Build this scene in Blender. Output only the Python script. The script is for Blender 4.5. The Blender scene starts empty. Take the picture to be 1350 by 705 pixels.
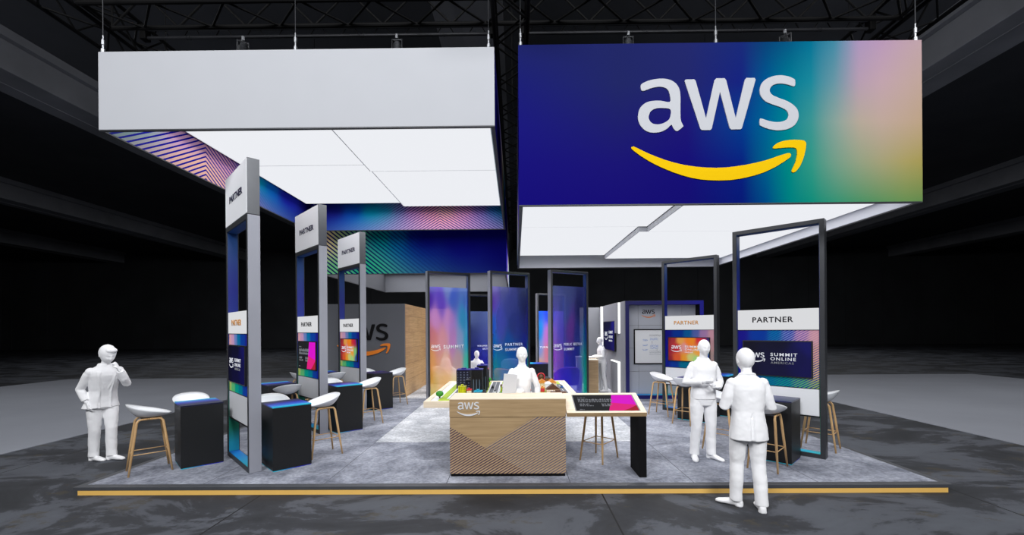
import bpy, bmesh, math, random
from mathutils import Vector, Matrix, noise
from mathutils.geometry import tessellate_polygon
random.seed(7)
PI = math.pi
R = math.radians
scene = bpy.context.scene
C = scene.collection
PT = 0.1                      # top of the raised platform above the hall floor

# ------------------------------------------------------------------ helpers
def lin(c):
    out = []
    for v in c:
        v = v / 255.0
        out.append(v / 12.92 if v <= 0.04045 else ((v + 0.055) / 1.055) ** 2.4)
    return out

def tag(o, label=None, cat=None, group=None, kind=None):
    if label: o['label'] = label
    if cat: o['category'] = cat
    if group: o['group'] = group
    if kind: o['kind'] = kind
    return o

def thing(name, label, cat, loc=(0, 0, 0), rz=0.0, group=None):
    o = bpy.data.objects.new(name, None)
    o.empty_display_size = 0.1
    C.objects.link(o)
    o.location = loc
    o.rotation_euler = (0, 0, rz)
    return tag(o, label, cat, group)

def link_mesh(name, me, mats, parent=None, smooth=False):
    o = bpy.data.objects.new(name, me)
    if not isinstance(mats, (list, tuple)): mats = [mats]
    if len(me.materials): me.materials.clear()
    for m in mats: me.materials.append(m)
    if smooth:
        for p in me.polygons: p.use_smooth = True
    C.objects.link(o)
    if parent is not None: o.parent = parent
    return o

class MB:
    """collects geometry for ONE mesh object"""
    def __init__(s): s.bm = bmesh.new()
    def box(s, x0, x1, y0, y1, z0, z1, bevel=0.0, M=None, mi=0):
        b = bmesh.new()
        vs = [b.verts.new((x, y, z)) for z in (z0, z1) for y in (y0, y1) for x in (x0, x1)]
        for f in ((0, 2, 3, 1), (4, 5, 7, 6), (0, 1, 5, 4), (2, 6, 7, 3), (0, 4, 6, 2), (1, 3, 7, 5)):
            b.faces.new([vs[i] for i in f])
        if bevel > 0:
            bmesh.ops.bevel(b, geom=list(b.edges), offset=bevel, segments=2, affect='EDGES', profile=0.5)
        s.merge(b, M, mi)
        return s
    def merge(s, b, M=None, mi=0):
        if M is not None: bmesh.ops.transform(b, matrix=M, verts=list(b.verts))
        mp = {v: s.bm.verts.new(v.co) for v in b.verts}
        for f in b.faces:
            try:
                nf = s.bm.faces.new([mp[v] for v in f.verts]); nf.material_index = mi; nf.smooth = f.smooth
            except ValueError: pass
        b.free()
    def ring_loft(s, rings, cap=True, mi=0):
        vv = [[s.bm.verts.new(p) for p in r] for r in rings]
        n = len(rings[0])
        for a, b in zip(vv[:-1], vv[1:]):
            for i in range(n):
                f = s.bm.faces.new((a[i], a[(i + 1) % n], b[(i + 1) % n], b[i])); f.material_index = mi
        if cap:
            f = s.bm.faces.new(list(reversed(vv[0]))); f.material_index = mi
            f = s.bm.faces.new(vv[-1]); f.material_index = mi
        return s
    def tube(s, pts, rad, n=12, cap_round=False, mi=0, flat=1.0, flat_dir=None):
        pts = [Vector(p) for p in pts]
        if not isinstance(rad, (list, tuple)): rad = [rad] * len(pts)
        T = []
        for i in range(len(pts)):
            a = pts[max(i - 1, 0)]; b = pts[min(i + 1, len(pts) - 1)]
            T.append((b - a).normalized())
        ref = Vector(flat_dir) if flat_dir is not None else (Vector((0, 0, 1)) if abs(T[0].z) < 0.9 else Vector((1, 0, 0)))
        rings = []
        def ring(p, t, r, nrm):
            bn = t.cross(nrm).normalized()
            return [p + (nrm * math.cos(a) * flat + bn * math.sin(a)) * r for a in (2 * PI * k / n for k in range(n))]
        nrm = (ref - T[0] * ref.dot(T[0])).normalized()
        seq = []
        for i, (p, t) in enumerate(zip(pts, T)):
            nrm = (nrm - t * nrm.dot(t)).normalized()
            seq.append((p, t, rad[i], nrm.copy()))
        if cap_round:
            p, t, r, nn = seq[0]
            for a in (80, 60, 40, 20):
                rings.append(ring(p - t * r * math.sin(R(a)), t, r * math.cos(R(a)), nn))
        for p, t, r, nn in seq: rings.append(ring(p, t, r, nn))
        if cap_round:
            p, t, r, nn = seq[-1]
            for a in (20, 40, 60, 80):
                rings.append(ring(p + t * r * math.sin(R(a)), t, r * math.cos(R(a)), nn))
        return s.ring_loft(rings, True, mi)
    def ball(s, c, r, M=None, nu=16, nv=10, fn=None, mi=0):
        if not isinstance(r, (list, tuple)): r = (r, r, r)
        rings = []
        for j in range(nv + 1):
            th = PI * (0.02 + 0.96 * j / nv)
            ring = []
            for i in range(nu):
                ph = 2 * PI * i / nu
                d = Vector((math.sin(th) * math.cos(ph), math.sin(th) * math.sin(ph), -math.cos(th)))
                p = Vector((d.x * r[0], d.y * r[1], d.z * r[2]))
                if fn: p = fn(d, p)
                if M is not None: p = M @ p
                ring.append(p + Vector(c))
            rings.append(ring)
        return s.ring_loft(rings, True, mi)
    def loft(s, secs, n=24, M=None, mi=0):
        """secs: (cx, cy, z, rx, ry[, power])"""
        rings = []
        for sec in secs:
            cx, cy, z, rx, ry = sec[:5]
            pw = sec[5] if len(sec) > 5 else 2.3
            ring = []
            for i in range(n):
                a = 2 * PI * i / n
                c, sn = math.cos(a), math.sin(a)
                ring.append(Vector((cx + rx * math.copysign(abs(c) ** (2 / pw), c), cy + ry * math.copysign(abs(sn) ** (2 / pw), sn), z)))
            if M is not None: ring = [M @ p for p in ring]
            rings.append(ring)
        return s.ring_loft(rings, True, mi)
    def cyl(s, c, r, z0, z1, n=24, r1=None, mi=0):
        r1 = r if r1 is None else r1
        return s.ring_loft([[Vector((c[0] + rr * math.cos(2 * PI * k / n), c[1] + rr * math.sin(2 * PI * k / n), z)) for k in range(n)] for rr, z in ((r, z0), (r1, z1))], True, mi)
    def prism(s, poly, y0, y1, holes=(), M=None, mi=0):
        """poly: (x, z) outline in the XZ plane, between y0 (front) and y1"""
        b = bmesh.new()
        loops = [list(poly)] + [list(h) for h in holes]
        tris = tessellate_polygon([[Vector((x, z, 0)) for x, z in l] for l in loops])
        flat = [p for l in loops for p in l]
        fv = [b.verts.new((x, y0, z)) for x, z in flat]
        bv = [b.verts.new((x, y1, z)) for x, z in flat]
        for t in tris:
            try: b.faces.new([fv[i] for i in t])
            except ValueError: pass
            try: b.faces.new([bv[i] for i in reversed(t)])
            except ValueError: pass
        k = 0
        for l in loops:
            n = len(l)
            for i in range(n):
                try: b.faces.new((fv[k + i], fv[k + (i + 1) % n], bv[k + (i + 1) % n], bv[k + i]))
                except ValueError: pass
            k += n
        bmesh.ops.recalc_face_normals(b, faces=list(b.faces))
        s.merge(b, M, mi)
        return s
    def xform(s, M):
        bmesh.ops.transform(s.bm, matrix=M, verts=list(s.bm.verts)); return s
    def mesh(s, name, recalc=True):
        if recalc: bmesh.ops.recalc_face_normals(s.bm, faces=list(s.bm.faces))
        me = bpy.data.meshes.new(name)
        s.bm.to_mesh(me); s.bm.free()
        return me
    def build(s, name, mats, parent=None, smooth=False):
        return link_mesh(name, s.mesh(name), mats, parent, smooth)

def frame_M(origin, xdir, zdir):
    """matrix whose local x runs along xdir, local z along zdir and local -y towards the viewer side"""
    x = Vector(xdir).normalized(); z = Vector(zdir).normalized(); y = z.cross(x).normalized(); z = x.cross(y)
    return Matrix(((x.x, y.x, z.x, origin[0]), (x.y, y.y, z.y, origin[1]), (x.z, y.z, z.z, origin[2]), (0, 0, 0, 1)))

def copy_tree(o, parent=None):
    c = o.copy(); C.objects.link(c)
    if parent is not None: c.parent = parent
    for ch in list(o.children):
        copy_tree(ch, c)
    return c

# ------------------------------------------------------------------ materials
def nmat(name):
    m = bpy.data.materials.new(name); m.use_nodes = True
    return m, m.node_tree.nodes, m.node_tree.links, m.node_tree.nodes['Principled BSDF']

def plain(name, col, rough=0.6, metal=0.0, spec=0.5, var=0.06, scale=8.0, raw=False):
    """solid colour with a faint procedural mottling"""
    m, n, l, p = nmat(name)
    c = col if raw else lin(col)
    tc = n.new('ShaderNodeTexCoord'); nz = n.new('ShaderNodeTexNoise'); nz.inputs['Scale'].default_value = scale
    nz.inputs['Detail'].default_value = 4
    l.new(tc.outputs['Object'], nz.inputs['Vector'])
    r = n.new('ShaderNodeValToRGB'); l.new(nz.outputs['Fac'], r.inputs['Fac'])
    r.color_ramp.elements[0].position = 0.3; r.color_ramp.elements[1].position = 0.7
    r.color_ramp.elements[0].color = [v * (1 - var) for v in c[:3]] + [1]
    r.color_ramp.elements[1].color = [min(1, v * (1 + var)) for v in c[:3]] + [1]
    l.new(r.outputs['Color'], p.inputs['Base Color'])
    p.inputs['Roughness'].default_value = rough; p.inputs['Metallic'].default_value = metal
    p.inputs['Specular IOR Level'].default_value = spec
    return m

def glow(name, col, strength=1.0, raw=False):
    m, n, l, p = nmat(name)
    c = col if raw else lin(col)
    p.inputs['Base Color'].default_value = (0.01, 0.01, 0.01, 1); p.inputs['Specular IOR Level'].default_value = 0.0
    p.inputs['Emission Color'].default_value = list(c[:3]) + [1]
    p.inputs['Emission Strength'].default_value = strength
    p.inputs['Roughness'].default_value = 0.9
    return m

def ramp_node(n, stops, interp='LINEAR'):
    r = n.new('ShaderNodeValToRGB'); e = r.color_ramp.elements; r.color_ramp.interpolation = interp
    while len(e) > 1: e.remove(e[-1])
    e[0].position = stops[0][0]; e[0].color = lin(stops[0][1]) + [1]
    for p, c in stops[1:]:
        k = e.new(p); k.color = lin(c) + [1]
    return r

def wood(name, a, b, plank=None, rough=0.5, along='X'):
    m, n, l, p = nmat(name)
    tc = n.new('ShaderNodeTexCoord'); mp = n.new('ShaderNodeMapping')
    mp.inputs['Scale'].default_value = {'X': (1.2, 14, 22), 'Y': (14, 1.2, 22), 'Z': (20, 20, 1.2)}[along]
    l.new(tc.outputs['Object'], mp.inputs['Vector'])
    nz = n.new('ShaderNodeTexNoise'); nz.inputs['Scale'].default_value = 1.4; nz.inputs['Detail'].default_value = 6; nz.inputs['Distortion'].default_value = 0.6
    l.new(mp.outputs['Vector'], nz.inputs['Vector'])
    r = ramp_node(n, [(0.3, a), (0.7, b)]); l.new(nz.outputs['Fac'], r.inputs['Fac'])
    out = r.outputs['Color']
    if plank:
        bt = n.new('ShaderNodeTexBrick'); bt.inputs['Scale'].default_value = 1.0
        bt.inputs['Brick Width'].default_value = plank[0]; bt.inputs['Row Height'].default_value = plank[1]
        bt.inputs['Mortar Size'].default_value = 0.006; bt.inputs['Mortar Smooth'].default_value = 0.2
        bt.inputs['Color1'].default_value = (1, 1, 1, 1); bt.inputs['Color2'].default_value = (0.86, 0.84, 0.82, 1); bt.inputs['Mortar'].default_value = (0.45, 0.42, 0.4, 1)
        sp = n.new('ShaderNodeSeparateXYZ'); cb = n.new('ShaderNodeCombineXYZ')
        l.new(tc.outputs['Object'], sp.inputs[0]); l.new(sp.outputs['Y'], cb.inputs[0]); l.new(sp.outputs['Z'], cb.inputs[1]); l.new(cb.outputs[0], bt.inputs['Vector'])
        mx = n.new('ShaderNodeMixRGB'); mx.blend_type = 'MULTIPLY'; mx.inputs['Fac'].default_value = 1
        l.new(out, mx.inputs['Color1']); l.new(bt.outputs['Color'], mx.inputs['Color2']); out = mx.outputs['Color']
    l.new(out, p.inputs['Base Color']); p.inputs['Roughness'].default_value = rough
    return m

def striped_wood(name, a, b, stripe, slope, period, duty):
    """printed diagonal lines over oak, in the panel's own x-z plane"""
    m = wood(name, a, b); n, l = m.node_tree.nodes, m.node_tree.links
    p = n['Principled BSDF']; src = p.inputs['Base Color'].links[0].from_socket
    tc = [k for k in n if k.type == 'TEX_COORD'][0]
    sp = n.new('ShaderNodeSeparateXYZ'); l.new(tc.outputs['Object'], sp.inputs[0])
    a1 = n.new('ShaderNodeMath'); a1.operation = 'MULTIPLY_ADD'; a1.inputs[1].default_value = -slope
    l.new(sp.outputs['X'], a1.inputs[0]); l.new(sp.outputs['Z'], a1.inputs[2])
    a2 = n.new('ShaderNodeMath'); a2.operation = 'DIVIDE'; a2.inputs[1].default_value = period; l.new(a1.outputs[0], a2.inputs[0])
    a3 = n.new('ShaderNodeMath'); a3.operation = 'FRACT'; l.new(a2.outputs[0], a3.inputs[0])
    a4 = n.new('ShaderNodeMath'); a4.operation = 'LESS_THAN'; a4.inputs[1].default_value = duty; l.new(a3.outputs[0], a4.inputs[0])
    mx = n.new('ShaderNodeMixRGB'); l.new(a4.outputs[0], mx.inputs['Fac']); l.new(src, mx.inputs['Color1']); mx.inputs['Color2'].default_value = lin(stripe) + [1]
    l.new(mx.outputs[0], p.inputs['Base Color'])
    return m

def print_mat(name, stripe=None, period=0.08, slope=0.6, duty=0.4, mirror=None, glass=None, emit=0.0, rough=0.55):
    """a printed graphic: colours of the print from the mesh attribute, optional fine diagonal lines of the artwork"""
    m, n, l, p = nmat(name)
    at = n.new('ShaderNodeAttribute'); at.attribute_name = 'Col'
    out = at.outputs['Color']
    if stripe is not None:
        uv = n.new('ShaderNodeUVMap'); uv.uv_map = 'UVMap'
        sp = n.new('ShaderNodeSeparateXYZ'); l.new(uv.outputs[0], sp.inputs[0])
        u = sp.outputs['X']
        if mirror is not None:
            s1 = n.new('ShaderNodeMath'); s1.operation = 'SUBTRACT'; s1.inputs[1].default_value = mirror; l.new(u, s1.inputs[0])
            s2 = n.new('ShaderNodeMath'); s2.operation = 'ABSOLUTE'; l.new(s1.outputs[0], s2.inputs[0]); u = s2.outputs[0]
        a1 = n.new('ShaderNodeMath'); a1.operation = 'MULTIPLY_ADD'; a1.inputs[1].default_value = slope
        l.new(u, a1.inputs[0]); l.new(sp.outputs['Y'], a1.inputs[2])
        a2 = n.new('ShaderNodeMath'); a2.operation = 'DIVIDE'; a2.inputs[1].default_value = period; l.new(a1.outputs[0], a2.inputs[0])
        a3 = n.new('ShaderNodeMath'); a3.operation = 'FRACT'; l.new(a2.outputs[0], a3.inputs[0])
        a4 = n.new('ShaderNodeMath'); a4.operation = 'LESS_THAN'; a4.inputs[1].default_value = duty; l.new(a3.outputs[0], a4.inputs[0])
        a5 = n.new('ShaderNodeMath'); a5.operation = 'MULTIPLY'; l.new(a4.outputs[0], a5.inputs[0]); l.new(at.outputs['Alpha'], a5.inputs[1])
        mx = n.new('ShaderNodeMixRGB'); l.new(a5.outputs[0], mx.inputs['Fac']); l.new(out, mx.inputs['Color1']); mx.inputs['Color2'].default_value = lin(stripe) + [1]
        out = mx.outputs[0]
    l.new(out, p.inputs['Base Color'])
    p.inputs['Roughness'].default_value = rough; p.inputs['Specular IOR Level'].default_value = 0.0 if glass is None else 0.3
    if emit > 0:
        if emit > 0.7: l.remove(p.inputs['Base Color'].links[0]); p.inputs['Base Color'].default_value = (0.01, 0.01, 0.01, 1)
        l.new(out, p.inputs['Emission Color']); p.inputs['Emission Strength'].default_value = emit
    if glass is not None:
        tr = n.new('ShaderNodeBsdfTransparent'); l.new(out, tr.inputs['Color'])
        lift = n.new('ShaderNodeMixRGB'); lift.inputs['Fac'].default_value = 0.75; l.new(out, lift.inputs['Color1']); lift.inputs['Color2'].default_value = (1, 1, 1, 1)
        l.new(lift.outputs[0], tr.inputs['Color'])
        ms = n.new('ShaderNodeMixShader'); ms.inputs['Fac'].default_value = glass
        l.new(tr.outputs[0], ms.inputs[1]); l.new(p.outputs[0], ms.inputs[2])
        l.new(ms.outputs[0], n['Material Output'].inputs['Surface'])
    return m

def art_grid(g, u, v):
    us, rows = g['us'], g['rows']
    def seg(a, x):
        for i in range(len(a) - 1):
            if x <= a[i + 1]: return i, (x - a[i]) / (a[i + 1] - a[i])
        return len(a) - 2, 1.0
    i, fu = seg(us, u); j, fv = seg([r[0] for r in rows], v)
    c = [[lin(rows[j + b][1][i + a]) for a in (0, 1)] for b in (0, 1)]
    return [(c[0][0][k] * (1 - fu) + c[0][1][k] * fu) * (1 - fv) + (c[1][0][k] * (1 - fu) + c[1][1][k] * fu) * fv for k in range(3)] + [0.0]

def art_color(ctrl, u, v, eps=0.004):
    if isinstance(ctrl, dict): return art_grid(ctrl, u, v)
    sw = 0.0; acc = [0, 0, 0, 0]
    for c in ctrl:
        d = (u - c[0]) ** 2 + (v - c[1]) ** 2 * (0.25 if EPS < 0.002 else 1) + EPS
        w = d ** -2.4
        sw += w
        col = lin(c[2]); a = c[3] if len(c) > 3 else 0.0
        for k in range(3): acc[k] += w * col[k]
        acc[3] += w * a
    return [x / sw for x in acc]

EPS = 0.004
def art_panel(name, M, w, h, t, ctrl, mat, parent, nu=40, nv=16, gain=1.0, back=None):
    """a printed panel, w x h x t, front face on local y=0 (facing -y), lower left corner at M's origin"""
    bm = bmesh.new()
    uvl = bm.loops.layers.uv.new('UVMap'); cl = bm.verts.layers.float_color.new('Col')
    g = [[bm.verts.new((w * i / nu, 0, h * j / nv)) for i in range(nu + 1)] for j in range(nv + 1)]
    for j in range(nv + 1):
        for i in range(nu + 1):
            c = art_color(ctrl, i / nu, j / nv)
            g[j][i][cl] = [min(1.0, c[0] * gain), min(1.0, c[1] * gain), min(1.0, c[2] * gain), c[3]]
    for j in range(nv):
        for i in range(nu):
            f = bm.faces.new((g[j][i], g[j][i + 1], g[j + 1][i + 1], g[j + 1][i]))
            for lp in f.loops: lp[uvl].uv = (lp.vert.co.x, lp.vert.co.z)
    # rim and back
    rim = [g[0][i] for i in range(nu + 1)] + [g[j][nu] for j in range(1, nv + 1)] + [g[nv][i] for i in range(nu - 1, -1, -1)] + [g[j][0] for j in range(nv - 1, 0, -1)]
    bk = []
    for v in rim:
        b = bm.verts.new((v.co.x, t, v.co.z)); b[cl] = (*list(v[cl])[:3], 0.0); bk.append(b)
    for i in range(len(rim)):
        k = (i + 1) % len(rim)
        bm.faces.new((rim[k], rim[i], bk[i], bk[k]))
    f = bm.faces.new(list(reversed(bk)))
    for lp in f.loops: lp[uvl].uv = (lp.vert.co.x, lp.vert.co.z)
    if back is not None: f.material_index = 1
    bmesh.ops.transform(bm, matrix=M, verts=list(bm.verts))
    me = bpy.data.meshes.new(name); bm.to_mesh(me); bm.free()
    return link_mesh(name, me, [mat] if back is None else [mat, back], parent)

# text and the smile logo -------------------------------------------------------------
def text_mesh(body, spacing=1.0, bold=0.0):
    cu = bpy.data.curves.new('lettering', 'FONT'); cu.body = body; cu.size = 1.0; cu.space_character = spacing; cu.resolution_u = 3; cu.offset = bold
    o = bpy.data.objects.new('tmp', cu); C.objects.link(o)
    dg = bpy.context.evaluated_depsgraph_get(); dg.update()
    me = bpy.data.meshes.new_from_object(o.evaluated_get(dg))
    bpy.data.objects.remove(o); bpy.data.curves.remove(cu)
    return me

def lettering(body, M, cx, z, cap, width, mat, parent, name='lettering', t=0.004, spacing=1.0, align='C', bold=0.012):
    """text whose baseline is z, cap height cap, squeezed to width, standing t proud of the local y=0 plane (towards -y)"""
    me = text_mesh(body, spacing, bold)
    xs = [v.co.x for v in me.vertices]; ys = [v.co.y for v in me.vertices]
    if not xs: return None
    x0, x1, y0, y1 = min(xs), max(xs), min(ys), max(ys)
    sx = width / (x1 - x0); sy = cap / (y1 - y0)
    ox = cx - width / 2 if align == 'C' else cx
    bm = bmesh.new(); bm.from_mesh(me); bpy.data.meshes.remove(me)
    for v in bm.verts:
        v.co = Vector((ox + (v.co.x - x0) * sx, -t, z + (v.co.y - y0) * sy))
    res = bmesh.ops.extrude_face_region(bm, geom=list(bm.faces))
    for g in res['geom']:
        if isinstance(g, bmesh.types.BMVert): g.co.y += t * 0.98
    bmesh.ops.recalc_face_normals(bm, faces=list(bm.faces))
    bmesh.ops.transform(bm, matrix=M, verts=list(bm.verts))
    m2 = bpy.data.meshes.new(name); bm.to_mesh(m2); bm.free()
    return link_mesh(name, m2, mat, parent)

def catmull(pts, k=3):
    out = []; n = len(pts)
    for i in range(n):
        p0, p1, p2, p3 = pts[i - 1], pts[i], pts[(i + 1) % n], pts[(i + 2) % n]
        for j in range(k):
            t = j / k
            out.append(tuple(0.5 * ((2 * p1[a]) + (-p0[a] + p2[a]) * t + (2 * p0[a] - 5 * p1[a] + 4 * p2[a] - p3[a]) * t * t + (-p0[a] + 3 * p1[a] - 3 * p2[a] + p3[a]) * t ** 3) for a in (0, 1)))
    return out
LG_A = [(112, 98), (140, 82), (180, 70), (235, 65), (280, 73), (315, 95), (335, 130), (340, 175), (340, 300), (355, 340), (350, 350), (325, 370), (312, 370), (298, 355), (286, 335), (260, 358), (225, 375), (185, 380), (145, 372), (112, 345), (95, 310), (93, 275), (105, 235), (135, 207), (175, 195), (225, 194), (278, 202), (279, 165), (270, 135), (250, 118), (215, 112), (170, 120), (135, 133), (118, 135), (110, 122)]
LG_AH = [(281, 245), (240, 237), (200, 238), (170, 252), (155, 280), (158, 305), (175, 325), (205, 332), (240, 325), (268, 308), (281, 285)]
LG_W = [(365, 80), (370, 72), (420, 71), (429, 80), (488, 300), (538, 78), (549, 67), (597, 67), (606, 78), (660, 300), (714, 78), (724, 67), (772, 67), (777, 78), (696, 358), (688, 366), (634, 366), (625, 358), (570, 145), (521, 360), (512, 368), (464, 368), (455, 360)]
LG_S = [(1005, 112), (998, 119), (980, 114), (950, 105), (910, 102), (875, 112), (858, 138), (870, 165), (910, 185), (960, 205), (1000, 232), (1022, 265), (1022, 308), (1000, 345), (960, 367), (905, 374), (850, 365), (806, 347), (799, 335), (799, 312), (808, 304), (850, 318), (900, 326), (945, 318), (965, 295), (960, 265), (930, 243), (880, 225), (835, 205), (808, 175), (800, 140), (812, 100), (840, 74), (880, 58), (925, 54), (970, 62), (1002, 78), (1006, 92)]
LG_SM = [(52, 470), (62, 460), (75, 463), (150, 500), (250, 540), (360, 570), (480, 586), (600, 587), (720, 572), (830, 548), (900, 525), (960, 507), (977, 512), (978, 524), (965, 538), (900, 580), (820, 618), (720, 646), (620, 661), (500, 660), (400, 645), (290, 610), (180, 560), (100, 510)]
LG_AR = [(875, 475), (885, 459), (920, 440), (980, 430), (1040, 432), (1062, 441), (1067, 460), (1055, 525), (1030, 585), (1002, 617), (986, 618), (984, 605), (1005, 560), (1015, 510), (1012, 486), (995, 475), (940, 475), (885, 480)]
def logo(M, x0, z_top, width, mat, mat2, parent, t=0.006):
    """letters a-w-s over a smile arrow; x0 / z_top = upper left corner of the mark, width = smile width"""
    k = width / 1015.0
    f = lambda L: [(x0 + (x - 52) * k, z_top - (y - 54) * k) for x, y in L]
    mb = MB(); mb.prism(f(catmull(LG_A)), -t, 0, [f(catmull(LG_AH))], M); mb.prism(f(LG_W), -t, 0, (), M); mb.prism(f(catmull(LG_S)), -t, 0, (), M)
    mb.build('logo_letters', mat, parent)
    mb = MB(); mb.prism(f(catmull(LG_SM, 2)), -t, 0, (), M); mb.prism(f(catmull(LG_AR, 2)), -t, 0, (), M)
    mb.build('logo_smile', mat2, parent)

# ------------------------------------------------------------------ shared materials
M = {}
M['frame'] = plain('dark powder coated frame', (58, 60, 64), 0.42, 0.35, var=0.04)
M['black'] = plain('matt black laminate', (24, 25, 27), 0.45, 0, 0.4, 0.05)
M['black2'] = plain('black rigging metal', (9, 9, 10), 0.7, 0.0, 0.15, 0.05)
M['rail'] = plain('grey rigging pipe', (44, 45, 49), 0.5, 0.3, 0.4, 0.05)
M['steel'] = plain('bright steel fitting', (170, 172, 176), 0.3, 0.8)
M['cap'] = plain('satin aluminium cladding', (160, 162, 172), 0.5, 0.25, var=0.03, scale=3)
M['gloss'] = plain('polished dark metal', (120, 122, 126), 0.34, 0.85, var=0.03)
M['white'] = plain('white panel', (226, 228, 232), 0.55, 0, 0.4, 0.012, 3)
M['fabric'] = plain('white stretched fabric', (184, 186, 191), 0.8, 0, 0.2, 0.012, 2)
M['header'] = plain('white header face', (246, 247, 250), 0.6, 0, 0.3, 0.01, 3)
M['paper'] = plain('pale grey card', (200, 201, 205), 0.8, var=0.01)
M['lining'] = plain('pale grey lining', (196, 198, 206), 0.8, 0, 0.2, 0.015, 2)
M['person'] = plain('matt white figure', (245, 245, 247), 0.8, 0, 0.25, 0.006, 4)
M['seat'] = plain('white moulded plastic', (228, 230, 234), 0.45, 0, 0.4, 0.012, 5)
M['oak_leg'] = wood('oak leg wood', (186, 146, 98), (214, 176, 126), along='Z')
M['oak'] = wood('oak veneer', (158, 131, 95), (182, 154, 115))
M['oak_pale'] = wood('pale oak worktop', (226, 208, 182), (240, 225, 202))
M['oak_wall'] = wood('oak plank wall', (176, 140, 96), (206, 170, 124), plank=(1.1, 0.46), along='Y')
M['stripe_dark'] = striped_wood('oak with dark printed lines', (168, 140, 104), (190, 162, 124), (66, 46, 70), 0.60, 0.034, 0.45)
M['stripe_grey'] = striped_wood('oak with grey printed lines', (168, 140, 104), (190, 162, 124), (92, 86, 104), 0.60, 0.034, 0.42)
M['wall_grey'] = plain('charcoal grey wall paint', (96, 98, 104), 0.7, 0, 0.3, 0.02, 2)
M['wall_mid'] = plain('mid grey wall panel', (132, 134, 140), 0.6, 0, 0.3, 0.02, 2)
M['orange'] = plain('orange smile print', (232, 128, 28), 0.6)
M['yellow'] = plain('yellow smile print', (232, 188, 0), 0.8, 0, 0.1, 0.01)
M['letter_white'] = plain('white lettering', (244, 246, 250), 0.6, var=0.01)
M['sign_letters'] = plain('sign lettering', (190, 192, 197), 0.8, 0, 0.1, 0.01)
M['letter_dark'] = plain('near black lettering', (26, 26, 32), 0.6)
M['letter_black'] = plain('black raised lettering', (14, 14, 16), 0.8, 0, 0.15)
M['letter_navy'] = plain('navy lettering', (24, 24, 60), 0.6)
M['letter_orange'] = plain('orange lettering', (226, 150, 44), 0.6)
M['logo_silver'] = plain('silver logo metal', (226, 226, 228), 0.4, 0.1)
M['navy'] = plain('deep navy lacquer', (30, 24, 128), 0.5, 0, 0.4, 0.05, 3)
M['lightbox'] = glow('backlit sign face', (238, 239, 242), 0.80)
M['panel'] = glow('luminous ceiling fabric', (236, 238, 243), 1.0)
M['seam'] = plain('pale panel edge', (214, 216, 222), 0.6)
M['strip'] = glow('white light strip', (255, 255, 255), 1.3)
M['scr_white'] = glow('lit screen lettering', (225, 228, 238), 0.9)
M['scr_grey'] = glow('dim lit screen text', (150, 153, 162), 0.6)
M['amber'] = plain('amber yellow skirting', (238, 190, 100), 0.6, var=0.02)

def height_ramp(name, stops, z0, z1, axis='Z', rough=0.45, vary=0.35):
    m, n, l, p = nmat(name)
    tc = n.new('ShaderNodeTexCoord'); sp = n.new('ShaderNodeSeparateXYZ'); l.new(tc.outputs['Object'], sp.inputs[0])
    mr = n.new('ShaderNodeMapRange'); mr.inputs['From Min'].default_value = z0; mr.inputs['From Max'].default_value = z1
    nz = n.new('ShaderNodeTexNoise'); nz.inputs['Scale'].default_value = 1.1; nz.inputs['Detail'].default_value = 1; l.new(tc.outputs['Object'], nz.inputs['Vector'])
    ad = n.new('ShaderNodeMath'); ad.operation = 'MULTIPLY_ADD'; ad.inputs[1].default_value = vary * (z1 - z0); l.new(nz.outputs['Fac'], ad.inputs[0])
    s2 = n.new('ShaderNodeMath'); s2.operation = 'SUBTRACT'; s2.inputs[1].default_value = vary * (z1 - z0) * 0.5; l.new(sp.outputs[axis], s2.inputs[0]); l.new(s2.outputs[0], ad.inputs[2])
    l.new(ad.outputs[0], mr.inputs['Value'])
    r = ramp_node(n, stops); l.new(mr.outputs[0], r.inputs['Fac']); l.new(r.outputs['Color'], p.inputs['Base Color'])
    p.inputs['Roughness'].default_value = rough
    return m
M['inner'] = height_ramp('blue to green printed reveal', [(0, (30, 170, 200)), (0.1, (20, 130, 100)), (0.26, (20, 105, 100)), (0.4, (16, 48, 130)), (0.7, (22, 32, 124)), (1, (14, 62, 116))], PT, 3.57)
M['sill'] = height_ramp('cyan printed reveal', [(0, (20, 110, 210)), (0.5, (20, 150, 215)), (1, (30, 190, 200))], 0, 1.24, 'X')
TTR = [(0, (34, 200, 215)), (0.22, (26, 120, 220)), (0.5, (24, 34, 180)), (0.75, (14, 22, 92)), (1, (12, 16, 54))]
M['tabletop'] = height_ramp('blue printed table top', TTR, 0.0, 0.56, 'X', 0.3, 0.3)
M['tabletop_turned'] = height_ramp('blue printed table top turned round', TTR, 0.6, 0.0, 'X', 0.3, 0.3)
M['tabletop_navy'] = height_ramp('navy printed table top', [(0, (20, 26, 120)), (1, (10, 14, 60))], 0.0, 0.56, 'X', 0.3, 0.7)
M['plinth'] = height_ramp('blue printed plinth', [(0, (30, 190, 215)), (0.5, (26, 40, 190)), (1, (16, 20, 120))], 0, 0.55, 'Y')
M['niche'] = height_ramp('navy printed surround', [(0, (16, 16, 90)), (0.5, (18, 18, 110)), (1, (38, 36, 170))], 0, 2.1, 'X', 0.5, 0.3)
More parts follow.
